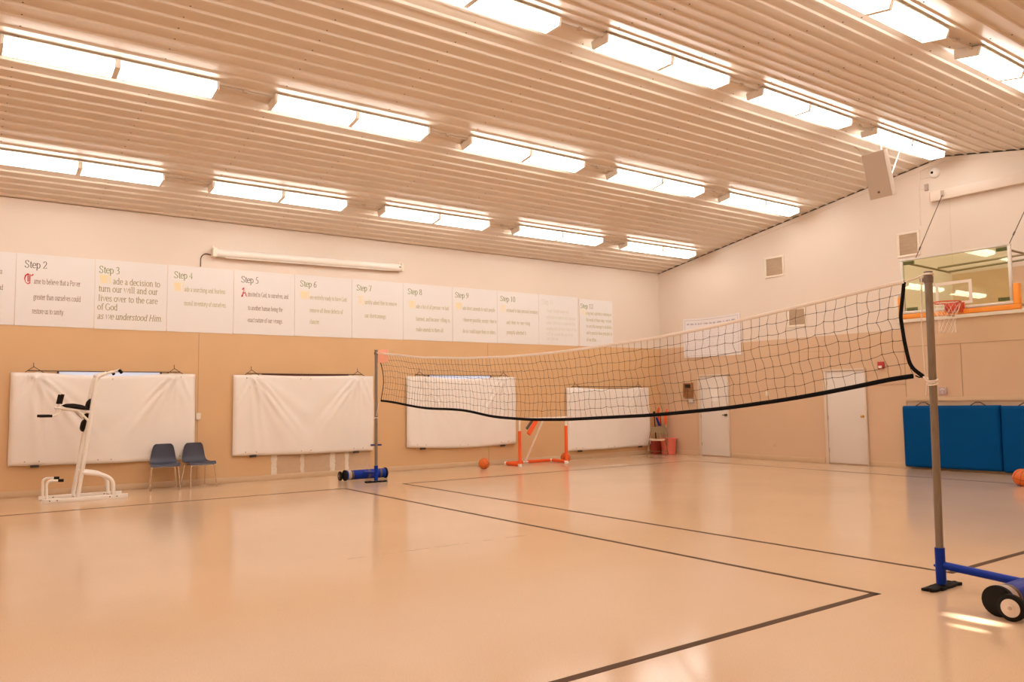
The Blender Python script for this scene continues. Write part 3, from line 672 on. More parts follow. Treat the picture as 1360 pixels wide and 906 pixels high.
t = thing('intercom_panel', 'small grey plastic panel just under the wooden wall box', 'wall panel', (-14.09, YF, 1.30))
MB(t.location).box((-14.19, YF-.035, 1.31), (-14.0, YF-.001, 1.455), .008).build('case', 'grey_plastic', t)
MB(t.location).box((-14.16, YF-.038, 1.36), (-14.03, YF-.034, 1.42)).build('screen', 'trim', t, smooth=False)
t = thing('fire_alarm', 'red fire alarm strobe on far wall right of second door', 'fire alarm', (-8.92, YF, 2.0))
MB(t.location).box((-8.99, YF-.05, 2.015), (-8.855, YF-.001, 2.165), .012).build('body', 'red', t)
MB(t.location).box((-8.96, YF-.075, 2.03), (-8.89, YF-.049, 2.08), .008).build('strobe_lens', 'paper', t)
t = thing('wall_control', 'mauve wall control beside the near net post, above the blue mats', 'wall control', (-7.68, YF, 1.45))
MB(t.location).box((-7.78, YF-.03, 1.465), (-7.62, YF-.001, 1.61), .006).build('plate', 'mauve', t)
m = MB(t.location); m.tube([(-7.70, YF-.036, 1.48), (-7.70, YF-.036, 1.57)], .012, 8); m.tube(arc_pts := [(-7.70+.035*math.cos(a), YF-.036, 1.555+.025*math.sin(a)) for a in [PI*k/8 for k in range(9)]], .009, 8); m.build('lever', 'paper', t)
o = MB((-11.76, YF, 1.5)); o.box((-11.80, YF-.012, 1.49), (-11.72, YF-.001, 1.60), .004); o.box((-11.768, YF-.022, 1.53), (-11.752, YF-.01, 1.56), .003); tag(o.build('light_switch', 'trim'), 'cream light switch between the two white doors', 'light switch')
o = MB((-11.6, YF, .3)); o.box((-11.645, YF-.012, .31), (-11.565, YF-.001, .425), .004); tag(o.build('wall_outlet', 'base'), 'tan wall outlet low between the two white doors', 'wall outlet')
t = thing('dome_camera', 'round white dome camera under the ceiling ridge', 'camera', (-7.636, YF, 5.847))
m = MB(t.location); m.lathe((-7.636, YF-.001, 5.847), (0, -1, 0), [(0, .10), (.03, .10), (.05, .085), (.075, .05), (.08, .005)], 20); m.build('housing', 'white_metal', t)
m = MB(t.location); m.sphere((-7.66, YF-.082, 5.85), .026, 12, 8); m.build('camera_lens', 'black', t)
m = MB(t.location); m.tube([(-7.73, YF-.008, 5.80), (-7.95, YF-.008, 5.785)], .007, 6); m.tube(bend([(-7.72, YF-.008, 6.03), (-7.93, YF-.008, 5.99), (-7.965, YF-.008, 5.75), (-7.97, YF-.008, 4.86)], .1), .007, 6); m.build('cable', 'trim', t)
t = thing('motion_sensor', 'small grey sensor on far wall below the dome camera', 'sensor', (-7.81, YF, 5.55))
MB(t.location).box((-7.845, YF-.04, 5.53), (-7.775, YF-.001, 5.66), .006).build('case', 'grey_plastic', t)
MB(t.location).box((-7.955, YF-.012, 5.575), (-7.846, YF-.001, 5.585)).build('cable', 'trim', t, smooth=False)

# banner behind the net
t = thing('wall_banner', 'pale printed banner on far wall behind the net', 'banner', (-13.38, YF, 2.5))
def ban(u, v, dx=.0):
    x = -14.29+1.826*u; z = 2.505+1.03*v-(.035*math.sin(PI*u)*v)
    return (x, YF-.012-.012*math.sin(6*u+3*v)-.012*v*math.sin(PI*u)-dx, z)
m = MB(t.location); m.grid(lambda u, v: ban(u, v, .003), 30, 14, lambda u, v: ban(u, v, 0)); m.build('sheet', 'banner', t)
rng = random.Random(3)
def squiggle(m, u0, u1, v, h):      # illegible printing
    u = u0
    while u < u1:
        wl = rng.uniform(.03, .09)
        k = 0; pts = []
        for q in range(int(wl/.0042)): pts.append((u+q*.0042, v+(h if q % 2 else 0)*rng.uniform(.5, 1)))
        st = pen(pts, h*.07, h*.09) if len(pts) > 2 else []
        vs = []
        for a_, b_ in st: vs += [ban(a_[0], a_[1], .005), ban(b_[0], b_[1], .005)]
        m.add(vs, [(2*i, 2*i+1, 2*i+3, 2*i+2) for i in range(len(st)-1)])
        u += wl+.022
m = MB(t.location); squiggle(m, .07, .92, .84, .05); m.build('heading', 'ink_lilac', t, smooth=False, recalc=False)
m = MB(t.location)
for k in range(11): squiggle(m, .07 if k % 3 else .10, .93 if k % 4 else .62, .10+.06*k, .022)
m.build('lettering', 'ink_pale', t, smooth=False, recalc=False)
m = MB(t.location)
for u0, u1, v0, v1 in ((.03, .97, .04, .05), (.03, .97, .95, .96), (.03, .036, .04, .96), (.964, .97, .04, .96)):
    n = 20
    P0 = [ban(u0+(u1-u0)*i/n if u1-u0 > .5 else u0, v0+(v1-v0)*i/n if v1-v0 > .5 else v0, .0055) for i in range(n+1)]
    P1 = [ban(u0+(u1-u0)*i/n if u1-u0 > .5 else u1, v0+(v1-v0)*i/n if v1-v0 > .5 else v1, .0055) for i in range(n+1)]
    m.add(P0+P1, [(i, i+1, n+2+i, n+1+i) for i in range(n)])
m.build('border', 'ink_pale', t, smooth=False, recalc=False)

# ---------------------------------------------------------------- blue wall mats
def blue_mat(x0, x1, label, hooks):
    t = thing('wall_mat', label, 'wall mat', ((x0+x1)/2, YF-.08, .035), 'blue padded mats against the far wall')
    rg = random.Random(int(-x0*10))
    ph = rg.uniform(0, 6)
    def fr(u, v):
        x = x0+(x1-x0)*u; z = .04+1.21*v+(.012*u if x0 < -8 else 0)
        e = min(u, 1-u)*(x1-x0); ev = min(v, 1-v)*1.2; rnd = .03*(1-min(1, e/.04))**2+.03*(1-min(1, ev/.04))**2
        f = .006*math.sin(7*u+3*v+ph)+.008*math.exp(-((u-.2-.35*(1-v))/.05)**2)*v+.007*math.exp(-((u-.62+.3*(1-v))/.06)**2)*(1-v)
        return (x, YF-.15-f+rnd, z)
    m = MB(t.location); m.grid(fr, 50, 34, lambda u, v: (x0+(x1-x0)*u, YF-.032, .04+1.21*v+(.012*u if x0 < -8 else 0))); m.build('vinyl_pad', 'blue_mat', t, ang=60)
    for hx in hooks:
        h = MB(t.location); h.tube([(hx-.15, YF-.09, 1.245), (hx-.05, YF-.06, 1.315), (hx+.03, YF-.06, 1.315), (hx+.15, YF-.09, 1.25)], .010, 6); h.build('hook_cord', 'rope', t)
blue_mat(-8.46, -6.655, 'blue padded wall mat behind the near net post', (-8.06, -7.04))
blue_mat(-6.635, -4.83, 'blue padded wall mat at the right photo edge behind the ball', (-6.2, -5.2))

# ---------------------------------------------------------------- timber beam, speaker
t = thing('ceiling_beam', 'painted timber beam on far wall that the backboard cables hang from', 'beam', (-6.6, YF, 5.36))
MB(t.location).box((-7.70, YF-.13, 5.265), (-5.5, YF-.001, 5.455), .004).build('timber', 'timber', t)
MB(t.location).box((-7.706, YF-.129, 5.267), (-7.7005, YF-.003, 5.453)).build('end_face', 'endgrain', t, smooth=False)
for x in (-7.46, -5.72): MB(t.location).box((x-.03, YF-.142, 5.31), (x+.03, YF-.13, 5.44), .003).build('anchor_plate', 'grey_plastic', t)

t = thing('hanging_speaker', 'white loudspeaker hung by chains from the ceiling near the ridge', 'speaker', (-7.40, 13.3, 5.33))
ax, up_, dp = Vector((1, -.05, 0)).normalized(), Vector((0, -.29, .957)), None
dp = up_.cross(ax).normalized()                  # points away from the room, backwards
if dp.y < 0: dp = -dp
fc = Vector((-7.40, 13.32, 5.335)); hw_, hh = .208, .405
def sp(a, b, c): return fc+ax*a+up_*b+dp*c
D = .19
m = MB(t.location); m.hexa([sp(-hw_, -hh, .012), sp(hw_, -hh, .012), sp(hw_*.86, -hh, D), sp(-hw_*.86, -hh, D)], [sp(-hw_, hh, .012), sp(hw_, hh, .012), sp(hw_*.86, hh, D), sp(-hw_*.86, hh, D)]); m.build('cabinet', 'speaker_box', t)
m = MB(t.location); m.hexa([sp(-hw_+.004, -hh+.004, 0), sp(hw_-.004, -hh+.004, 0), sp(hw_-.004, -hh+.004, .0115), sp(-hw_+.004, -hh+.004, .0115)], [sp(-hw_+.004, hh-.004, 0), sp(hw_-.004, hh-.004, 0), sp(hw_-.004, hh-.004, .0115), sp(-hw_+.004, hh-.004, .0115)]); m.build('grille', 'speaker', t)
m = MB(t.location); m.hexa([sp(-.04, -.315, -.004), sp(0, -.315, -.004), sp(0, -.315, -.0002), sp(-.04, -.315, -.0002)], [sp(-.04, -.28, -.004), sp(0, -.28, -.004), sp(0, -.28, -.0002), sp(-.04, -.28, -.0002)]); m.build('badge', 'badge', t)
for a, b in ((sp(-.15, hh, .03), (-7.98, 13.62, zc(-7.93)-.0)), (sp(.16, hh, .03), (-7.60, 13.9, zc(-7.55)-.0))):
    m = MB(t.location); b = Vector(b); n = int((b-a).length/.03); d = (b-a)/n
    for k in range(n):
        c = a+d*(k+.5); s_ = d.normalized().cross(Vector((0, 0, 1) if k % 2 else (1, 0, 0))).normalized()
        m.tube([c+d.normalized()*.019*math.cos(q*PI/4)+s_*.009*math.sin(q*PI/4) for q in range(8)], .0035, 5, closed=True)
    m.build('chain', 'galv', t)
m = MB(t.location); m.tube([sp(.12, -.12, D), Vector((-7.72, 14.75, zc(-7.72)))], .010, 8); m.build('support_rod', 'white_metal', t)

# ---------------------------------------------------------------- basketball hoop
t = thing('basketball_hoop', 'glass basketball backboard with orange rim on the far wall', 'basketball hoop', (-6.63, 14.27, 2.9))
bx0, bx1, bz0, bz1, by = -7.555, -5.70, 2.935, 3.935, 14.27
fw = .05
m = MB(t.location); m.box((bx0+.03, by-.006, bz0+.03), (bx1-.03, by+.006, bz1-.03)); m.build('glass_pane', 'glass', t, smooth=False)
m = MB(t.location)
m.box((bx0, by-.02, bz0), (bx1, by+.03, bz0+fw), .006); m.box((bx0, by-.02, bz1-fw*.6), (bx1, by+.03, bz1), .006)
m.box((bx0, by-.02, bz0+fw), (bx0+fw, by+.03, bz1-fw*.6), .006); m.box((bx1-fw, by-.02, bz0+fw), (bx1, by+.03, bz1-fw*.6), .006)
m.build('frame', 'alu', t)
m = MB(t.location); sx0, sx1, sz0, sz1, q = -6.945, -6.335, 3.02, 3.43, .05
for a, b in (((sx0, sz0), (sx1, sz0+q)), ((sx0, sz1-q), (sx1, sz1)), ((sx0, sz0+q), (sx0+q, sz1-q)), ((sx1-q, sz0+q), (sx1, sz1-q))): m.box((a[0], by-.0085, a[1]), (b[0], by-.0062, b[1]))
m.build('shooter_square', 'netwhite', t, smooth=False)
m = MB(t.location)
m.box((bx0-.02, by-.045, 2.845), (bx1+.10, by+.06, 2.93), .015); m.box((bx1+.008, by-.045, 2.925), (bx1+.10, by+.06, 3.27), .015); m.box((bx0-.065, by-.045, 2.85), (bx0-.005, by+.06, 3.25), .015)
m.build('edge_padding', 'orange_pad', t)
for x, z in ((bx0+.05, bz1-.10), (bx1-.23, bz1-.10), (bx0+.07, bz0+.055), (bx1-.24, bz0+.065)):
    m = MB(t.location); m.box((x, by+.007, z), (x+.19, by+.04, z+.06), .004); [m.lathe((x+.03+.13*k, by+.007, z+.03), (0, -1, 0), [(0, .012), (.016, .010)], 8) for k in (0, 1)]; m.build('corner_bracket', 'bracket', t)
RC = Vector((-6.595, 13.885, 3.03)); RR = .222
m = MB(t.location); m.tube([RC+Vector((RR*math.cos(2*PI*k/40), RR*math.sin(2*PI*k/40), 0)) for k in range(40)], .011, 8, closed=True)
for k in range(12):
    a = 2*PI*k/12; m.tube([RC+Vector((RR*math.cos(a+d), RR*math.sin(a+d), z)) for d, z in ((-.04, -.008), (0, -.03), (.04, -.008))], .003, 5)
m.build('rim', 'rim', t)
m = MB(t.location)
m.box((-6.72, by-.035, 2.86), (-6.46, by-.0212, 3.045), .004); m.box((-6.70, 14.09, 3.015), (-6.48, by-.0355, 3.04), .003)
for x in (-6.70, -6.485):
    m.add([(x, by-.036, 2.86), (x, by-.036, 3.014), (x, 14.04, 3.014), (x, 14.06, 2.885), (x+.008, by-.036, 2.86), (x+.008, by-.036, 3.014), (x+.008, 14.04, 3.014), (x+.008, 14.06, 2.885)], [(0,1,2,3),(7,6,5,4),(0,3,7,4),(3,2,6,7),(2,1,5,6),(1,0,4,5)])
m.box((-6.70, 14.075, 2.89), (-6.48, 14.09, 3.012), .003)
m.build('rim_mount', 'rim', t)
m = MB(t.location); nb = 12; lev = [(0, RR), (-.09, .195), (-.19, .155), (-.27, .135), (-.35, .125), (-.43, .13), (-.5, .135)]
for k in range(nb):
    for sgn in (1, -1):
        m.tube([RC+Vector((r*math.cos(2*PI*(k+sgn*.5*j)/nb), r*math.sin(2*PI*(k+sgn*.5*j)/nb), z-.02)) for j, (z, r) in enumerate(lev)], .0026, 5)
m.build('hoop_net', 'netwhite', t)
def tubepart(a, b, r=.02, name='support_tube', mt='tube'): MB(t.location).cyl(a, b, r, 12).build(name, mt, t)
zz = 3.86
tubepart((-7.46, by+.03, zz+.01), (-7.46, YF-.002, zz-.02)); tubepart((-5.80, by+.03, zz+.01), (-5.80, YF-.002, zz-.02))
tubepart((-7.44, 15.42, zz+.015), (-5.2, 15.42, zz+.06)); tubepart((-7.44, 15.75, zz-.035), (-5.2, 15.75, zz+.03))
tubepart((-7.40, by+.06, 2.98), (-7.40, YF-.002, 2.98)); tubepart((-5.86, by+.06, 2.98), (-5.86, YF-.002, 2.98))
for a, b in (((-7.27, by+.005, bz1), (-7.455, YF-.143, 5.345)), ((-5.72, by+.005, bz1), (-5.725, YF-.143, 5.345))):
    m = MB(t.location); a, b = Vector(a), Vector(b); m.tube([a, b], .0075, 6); m.tube([a+(b-a)*.12, a+(b-a)*.16], .015, 6); m.build('suspension_cable', 'dark_metal', t)

# ---------------------------------------------------------------- volleyball stands and net
NX0, NX1 = -13.36, -3.11
netY = lambda x: 6.56+(x-NX0)/(NX1-NX0)*(6.245-6.56)
def make_stand(name, label, px_, py_, s, ztop, lean=0, dy=0, ends=(-.52, .50), hub='hub_white'):   # s: side the drum lies on
    t = thing(name, label, 'net stand', (px_, py_, 0), 'volleyball net stands'); O = t.location
    W = lambda x, y, z: (px_+x*s, py_+y, z)
    m = MB(O); m.tube([W(0, 0, .30), W(lean*s*.5, 0, 1.2), W(lean*s, 0, ztop)], .028, 18); m.build('pole', 'galv', t)
    m = MB(O); m.lathe(W(lean*s, 0, ztop-.09), (0, 0, 1), [(0, .033), (.05, .036), (.055, .030), (.075, .030), (.078, .034), (.092, .032)], 16)
    m.box((px_+lean-.065, py_-.012, ztop-.075), (px_+lean-.03, py_+.012, ztop-.045), .004); m.build('pole_cap', 'pole_cap', t)
    m = MB(O); m.cyl(W(0, 0, .03), W(0, 0, .30), .036, 18); m.lathe(W(-.036, 0, .16), (-s, 0, 0), [(0, .012), (.012, .010)], 8); m.build('socket', 'blue_paint', t)
    m = MB(O); rg = random.Random(9)
    jt = [[(rg.uniform(-.012, .012), rg.uniform(-.012, .012), rg.uniform(0, .012)) for _ in range(13)] for _ in range(5)]
    fo = lambda u, v, top: W(-.05+.10*v+jt[round(v*4)][round(u*12)][0], -.20+.41*u+jt[round(v*4)][round(u*12)][1], (.016+jt[round(v*4)][round(u*12)][2]) if top else 0)
    m.grid(lambda u, v: fo(u, v, True), 12, 4, lambda u, v: fo(u, v, False)); m.build('foot_plate', 'black', t, ang=25)
    m = MB(O); m.tube([W(.03, 0, .17), W(.36, 0, .15), W(.60, dy, .135)], .030, 14); m.build('arm', 'blue_paint', t)
    dx = .625
    y0, y1 = ends
    m = MB(O); m.cyl(W(dx, y0, .102), W(dx, y1, .102), .088, 28); m.build('drum', 'blue_paint', t)
    for y in (y0, y1):
        d = m = MB(O); m.lathe(W(dx, y-.02, .102), (0, 1, 0), [(0, .088), (.006, .10), (.034, .10), (.04, .088)], 28); m.build('drum_flange', 'black', t)
    for y in (y0+.13, (y0+y1)/2+.05, y1-.12):
        m = MB(O); m.lathe(W(dx, y-.02, .102), (0, 1, 0), [(0, .0885), (.002, .090), (.038, .090), (.04, .0885)], 28); m.build('drum_strap', 'dark_metal', t)
    m = MB(O); m.lathe(W(dx, y0+.045, .102), (0, 1, 0), [(0, .0884), (.001, .0895), (.06, .0895), (.061, .0884)], 28); m.build('label_band', 'grey_plastic', t)
    m = MB(O); m.cyl(W(dx+.10, y0-.06, .086), W(dx+.10, y1+.06, .086), .012, 10); m.build('axle', 'dark_metal', t)
    for y, sg in ((y0-.05, -1), (y1+.05, 1)):
        m = MB(O); m.lathe(W(dx+.10, y-.022, .086), (0, 1, 0), [(0, .060), (.002, .076), (.010, .085), (.034, .085), (.042, .076), (.044, .060)], 32); wh = m.build('wheel', 'black', t)
        m = MB(O); m.lathe(W(dx+.10, y-sg*.0, .086), (0, sg, 0), [(-.02, .058), (.0235, .058), (.026, .052), (.024, .03), (.030, .022), (.03, .012)], 28); m.build('wheel_hub', hub, wh)
        m = MB(O); m.lathe(W(dx+.10, y, .086), (0, sg, 0), [(.0302, .013), (.038, .011)], 8); m.build('hub_nut', 'grey_plastic', wh)
    return t
make_stand('volleyball_stand', 'near grey volleyball pole on a blue wheeled stand at right', NX1, 6.245, 1, 2.42, lean=.02)
st2 = make_stand('volleyball_stand', 'far grey volleyball pole on a blue wheeled stand by the side wall', NX0, 6.56, -1, 2.415, dy=.06, ends=(-.33, .50), hub='dark_metal')
m = MB(st2.location); m.box((NX0-.03, 6.56-.10, .66), (NX0+.03, 6.56-.03, .69), .005); m.box((NX0-.03, 6.56+.03, .66), (NX0+.03, 6.56+.10, .69), .005); m.build('height_pin', 'navy', st2)

topz = [(-13.30, 2.36), (-13.18, 2.345), (-12.1, 2.237), (-11.56, 2.183), (-10.1, 2.10), (-8.89, 2.06), (-7.86, 2.06), (-6.98, 2.083), (-6.22, 2.11), (-5.35, 2.165), (-4.78, 2.22), (-4.28, 2.27), (-3.61, 2.338), (-3.28, 2.375)]
botz = [(-13.15, 1.498), (-12.6, 1.46), (-12.12, 1.412), (-11.7, 1.375), (-11.3, 1.352), (-10.57, 1.345), (-10.1, 1.322), (-9.7, 1.27), (-9.38, 1.237), (-8.55, 1.212), (-7.73, 1.224), (-7.0, 1.257), (-6.19, 1.292), (-5.18, 1.367), (-4.39, 1.455), (-3.86, 1.532), (-3.39, 1.612), (-3.255, 1.634)]
def smooth_tab(tab, x, h=.22): return sum(interp(tab, x+d*h) for d in (-1, -.5, 0, .5, 1))/5
edgeF = [(0, -13.29), (.1, -13.25), (.2, -13.18), (.42, -13.10), (.66, -13.085), (1, -13.15)]
edgeN = [(0, -3.285), (.21, -3.32), (.37, -3.34), (.6, -3.318), (.85, -3.28), (1, -3.25)]
rn = random.Random(5); NC, NR = 99, 8
jit = {(i, j): (rn.uniform(-.013, .013), rn.uniform(-.010, .010)) for i in range(NC+1) for j in range(NR+1)}
def nodep(i, j):
    v = j/NR; a, b = interp(edgeF, v), interp(edgeN, v); f = i/NC
    x = a+(b-a)*f+.03*math.sin(PI*f)*(v-.35)*2
    xt = edgeF[0][1]+(edgeN[0][1]-edgeF[0][1])*f; xb = edgeF[-1][1]+(edgeN[-1][1]-edgeF[-1][1])*f
    zt, zb = smooth_tab(topz, xt), smooth_tab(botz, xb)
    z = zt+(zb-zt)*v
    yy = netY(x)+.05*math.sin(f*14+v*2)*v*(1-v)*4*.5
    if 0 < j < NR and 0 < i < NC: dx, dz = jit[i, j]; x += dx*1.2; z += dz
    return Vector((x, yy, z))
net = thing('volleyball_net', 'brown string volleyball net with black bottom tape strung between the two poles', 'volleyball net', (-8.2, 6.4, 1.25)); O = net.location
m = MB(O); r = .0021
def strand(a, b, wob):
    d = (b-a); n_ = Vector((d.z, 0, -d.x)).normalized(); mid = (a+b)/2+n_*wob
    m.tube([a, mid, b], r, 4, cap=False)
for i in range(NC+1):
    for j in range(NR): strand(nodep(i, j), nodep(i, j+1), rn.uniform(-.007, .007))
for j in range(1, NR):
    for i in range(NC): strand(nodep(i, j), nodep(i+1, j), rn.uniform(.0, .006))
for i in range(NC+1):
    for j in range(1, NR):
        p = nodep(i, j); m.tube([p-Vector((.006, 0, .002)), p+Vector((.006, 0, .002))], .0036, 4)
m.build('string_mesh', 'netcord', net)
m = MB(O); m.tube([nodep(i, 0) for i in range(NC+1)], .009, 8, ry=.017, up=(0, 0, 1)); m.build('top_band', 'cordwhite', net)
m = MB(O); m.tube([nodep(i, NR)+Vector((0, 0, -.012)) for i in range(NC+1)], .009, 8, ry=.019); m.build('bottom_tape', 'blackstrap', net)
ed = [nodep(NC, j)+Vector((0, 0, .01 if j == 0 else 0)) for j in range(NR+1)]
m = MB(O); q = bend(ed[:8]+[(-3.245, 6.25, 1.665), (-3.168, 6.246, 1.605)], .03, 3)
m.tube(q, .008, 8, ry=.016, up=(1, 0, 0)); m.build('side_tape', 'blackstrap', net)
m = MB(O); m.tube([nodep(0, j) for j in range(NR+1)], .006, 6, ry=.011, up=(1, 0, 0)); m.build('side_cord', 'blackstrap', net)
m = MB(O); p0, p1 = nodep(0, 0), nodep(4, 0)
m.box((p0.x+.03, netY(-13.1)-.0055, 2.17), (p0.x+.43, netY(-13.1)+.0055, 2.405), .004); m.build('corner_patch', 'salmon', net)
def ropep(pts, r=.006, mt='cordwhite'): MB(O).tube(pts, r, 6).build('tie_rope', mt, net)
ropep([nodep(NC, 0), (-3.2, 6.248, 2.378), (-3.135, 6.246, 2.398)], .007)
cx = NX1+.0135
m = MB(O); 
for z in (1.545, 1.56, 1.575): m.tube([(cx+.034*math.cos(2*PI*k/16), 6.245+.034*math.sin(2*PI*k/16), z+.008*math.sin(2*PI*k/16)) for k in range(16)], .007, 6, closed=True)
m.tube([(-3.172, 6.246, 1.607), (cx-.034, 6.235, 1.57)], .007, 6); m.tube([(-3.15, 6.246, 1.60), (cx+.03, 6.215, 1.555)], .006, 6); m.tube([(cx-.036, 6.228, 1.56), (cx-.045, 6.226, 1.46)], .006, 6)
m.build('tie_rope', 'cordwhite', net)
m = MB(O)
m.tube([(cx+.006+.033*math.cos(2*PI*k/16), 6.245+.033*math.sin(2*PI*k/16), 2.30+.10) for k in range(16)], .009, 6, closed=True)
m.tube([(cx-.03, 6.21, 2.39), (cx-.045, 6.205, 2.0), (cx-.035, 6.21, 1.58)], .005, 6); m.build('tie_rope', 'cordwhite', net)
m = MB(O); m.tube([nodep(NC, NR)+Vector((.02, 0, -.01)), (-3.2, 6.246, 1.60), (-3.17, 6.246, 1.604)], .005, 6); m.build('tie_rope', 'blackstrap', net)
m = MB(O); m.tube([nodep(0, 0), (NX0+.03, 6.555, 2.37)], .008, 6); m.tube([nodep(0, NR), (-13.25, 6.555, 1.40), (NX0+.02, 6.555, 1.20)], .006, 6)
m.tube([(NX0+.032*math.cos(2*PI*k/16), 6.56+.032*math.sin(2*PI*k/16), 1.17) for k in range(16)], .008, 6, closed=True); m.tube([(NX0+.03, 6.535, 1.18), (NX0-.05, 6.525, 1.12)], .006, 6); m.build('tie_rope', 'cordwhite', net)

# ---------------------------------------------------------------- plastic stacking chairs
def make_chair(name):
    t = thing(name, 'x', 'chair')          # local: faces -Y... front at +X
    prof_ = [(-.245, .775), (-.238, .70), (-.228, .60), (-.215, .52), (-.19, .465), (-.14, .437), (-.05, .428), (.06, .432), (.13, .438), (.175, .430), (.195, .408)]
    # x (front +), z ; back leans to -x
    hwid = [.148, .172, .192, .205, .215, .222, .226, .232, .236, .236, .228]
    def surf(u, v, off=0):
        k = v*(len(prof_)-1); i = min(int(k), len(prof_)-2); f = k-i
        x = prof_[i][0]*(1-f)+prof_[i+1][0]*f; z = prof_[i][1]*(1-f)+prof_[i+1][1]*f; h = hwid[i]*(1-f)+hwid[i+1]*f
        s = (u-.5)*2; c = abs(s)**2.5
        back_ = max(0, 1-v/.4)
        if v < .06: h *= 1-.16*(1-v/.06)**2
        x += c*.035*back_+.0; z += c*.022*(1-back_)*(1 if v < .9 else .4)
        nx, nz = (1, .12) if v < .36 else ((.6, .6) if v < .5 else (0, 1))
        return (x-nx*off, s*h, z-nz*off)
    m = MB(); m.grid(lambda u, v: surf(u, v), 16, 30, lambda u, v: surf(u, v, .010)); m.build('seat_shell', 'chair', t, ang=60)
    for s in (-1, 1):
        m = MB(); m.tube(bend([(.17, s*.19, .395), (.165, s*.205, .38), (.215, s*.235, 0.003)], .02), .0115, 10); m.build('leg', 'chrome', t)
        m = MB(); m.tube(bend([(-.15, s*.175, .395), (-.15, s*.19, .38), (-.235, s*.225, 0.003)], .02), .0115, 10); m.build('leg', 'chrome', t)
        m = MB(); m.tube([(.165, s*.192, .398), (-.15, s*.177, .398)], .0105, 8); m.build('seat_rail', 'chrome', t)
    m = MB(); m.tube([(.165, -.192, .398), (.165, .192, .398)], .0105, 8); m.tube([(-.15, -.177, .398), (-.15, .177, .398)], .0105, 8); m.build('cross_rail', 'chrome', t)
    return t
c1 = make_chair('stacking_chair'); c1.location = (-14.745, 3.235, 0); c1.rotation_euler = (0, 0, math.radians(-6))
tag(c1, 'slate blue plastic chair with chrome legs, left one of the pair by the wall', 'chair', 'slate plastic chairs by the side wall')
c2 = dup(c1, (-14.735, 3.80, 0), math.radians(10)); c2['label'] = 'slate blue plastic chair with chrome legs, right one of the pair by the wall'

# ---------------------------------------------------------------- dip and pull-up station
t = thing('exercise_tower', 'white steel dip and pull-up station with black pads by the side wall', 'exercise machine', (-14.2, 1.9, 0)); O = t.location
XF, XK = -13.93, -14.46          # front and rear side frames
def sq(m, pts, w=.03, d=.03, rad=.06): m.tube(bend(pts, rad, 6), w*1.2, 4, ry=d*1.2, up=(1, 0, 0)) if False else m.tube(bend(pts, rad, 6), w, 8, ry=d, up=(1, 0, 0))
for x in (XF, XK):
    m = MB(O); m.box((x-.03, 1.345, 0), (x+.03, 2.52, .062), .004); rail = m.build('base_rail', 'white_metal', t)
    b = MB(O); [b.lathe((x+.03, y, .034), (1, 0, 0), [(0, .010), (.008, .008)], 8) for y in (1.44, 1.54, 2.26, 2.36)]; b.build('bolt', 'dark_metal', rail)
    m = MB(O); sq(m, [(x, 1.815, .05), (x+(-14.15-x)*.12, 1.885, .56), (x+(-14.15-x)*.22, 1.945, 1.05), (x+(-14.15-x)*.4, 2.035, 1.80), (x+(-14.15-x)*.42, 2.075, 1.925), (x+(-14.15-x)*.42, 2.19, 1.965)], .031, .034, .08); m.build('upright', 'white_metal', t)
    m = MB(O); sq(m, [(x+(-14.15-x)*.09, 1.875, .425), (x+(-14.15-x)*.04, 2.15, .385), (x, 2.30, .29), (x, 2.315, .05)], .031, .036, .14); m.build('rear_brace', 'white_metal', t)
    m = MB(O); m.tube(bend([(x, 1.40, .05), (x, 1.395, .335), (x, 1.545, .33), (x, 1.60, .328)], .10, 7), .019, 12); h = m.build('push_up_bar', 'white_metal', t)
    m = MB(O); m.cyl((x, 1.545, .3301), (x, 1.62, .3275), .0225, 14); m.build('grip', 'black_foam', h)
    # dip arm, its strut and grips
    xa = x+(-14.15-x)*.28
    m = MB(O); sq(m, [(xa, 1.985, 1.355), (xa, 1.52, 1.428)], .024, .030); arm = m.build('dip_arm', 'white_metal', t)
    m = MB(O); m.tube([(xa+(.012 if x == XF else -.012), 1.80, 1.375), (xa+(.012 if x == XF else -.012), 1.96, 1.205)], .018, 8); m.build('arm_strut', 'white_metal', t)
    m = MB(O); m.tube(bend([(xa, 1.555, 1.42), (xa, 1.535, 1.345), (xa, 1.485, 1.308), (xa, 1.31, 1.306)], .05), .016, 12); hb = m.build('dip_handle', 'white_metal', t)
    m = MB(O); m.cyl((xa, 1.45, 1.306), (xa, 1.285, 1.306), .0215, 14); m.build('grip', 'black_foam', hb)
    m = MB(O); m.cyl((xa, 1.548, 1.44), (xa, 1.558, 1.50), .016, 12); hb = m.build('upright_handle', 'white_metal', t)
    m = MB(O); m.cyl((xa, 1.556, 1.488), (xa, 1.585, 1.635), .0235, 14); m.build('grip', 'black_foam', hb)
    m = MB(O)
    def padf(u, v, top=True):
        s = 1-abs(2*u-1)**3; q_ = 1-abs(2*v-1)**4
        y = 1.615+.335*u; z0 = 1.462-.06*u
        return (xa-.055+.11*v, y, z0+(.052*s*q_ if top else -.028*s*q_))
    m.grid(lambda u, v: padf(u, v), 14, 8, lambda u, v: padf(u, v, False)); m.build('arm_pad', 'black_foam', t, ang=70)
    # pull-up handle
    xp = x+(-14.15-x)*.42
    m = MB(O); m.tube(bend([(xp, 2.18, 1.963), (xp+(.10 if x == XF else -.10), 2.27, 1.985), (xp+(.17 if x == XF else -.17), 2.345, 2.015)], .05), .020, 12); hb = m.build('pull_up_handle', 'white_metal', t)
    d = .17 if x == XF else -.17
    m = MB(O); m.cyl((xp+d*.98, 2.34, 2.013), (xp+d*1.12, 2.375, 1.965), .024, 14); m.build('grip', 'black_foam', hb)
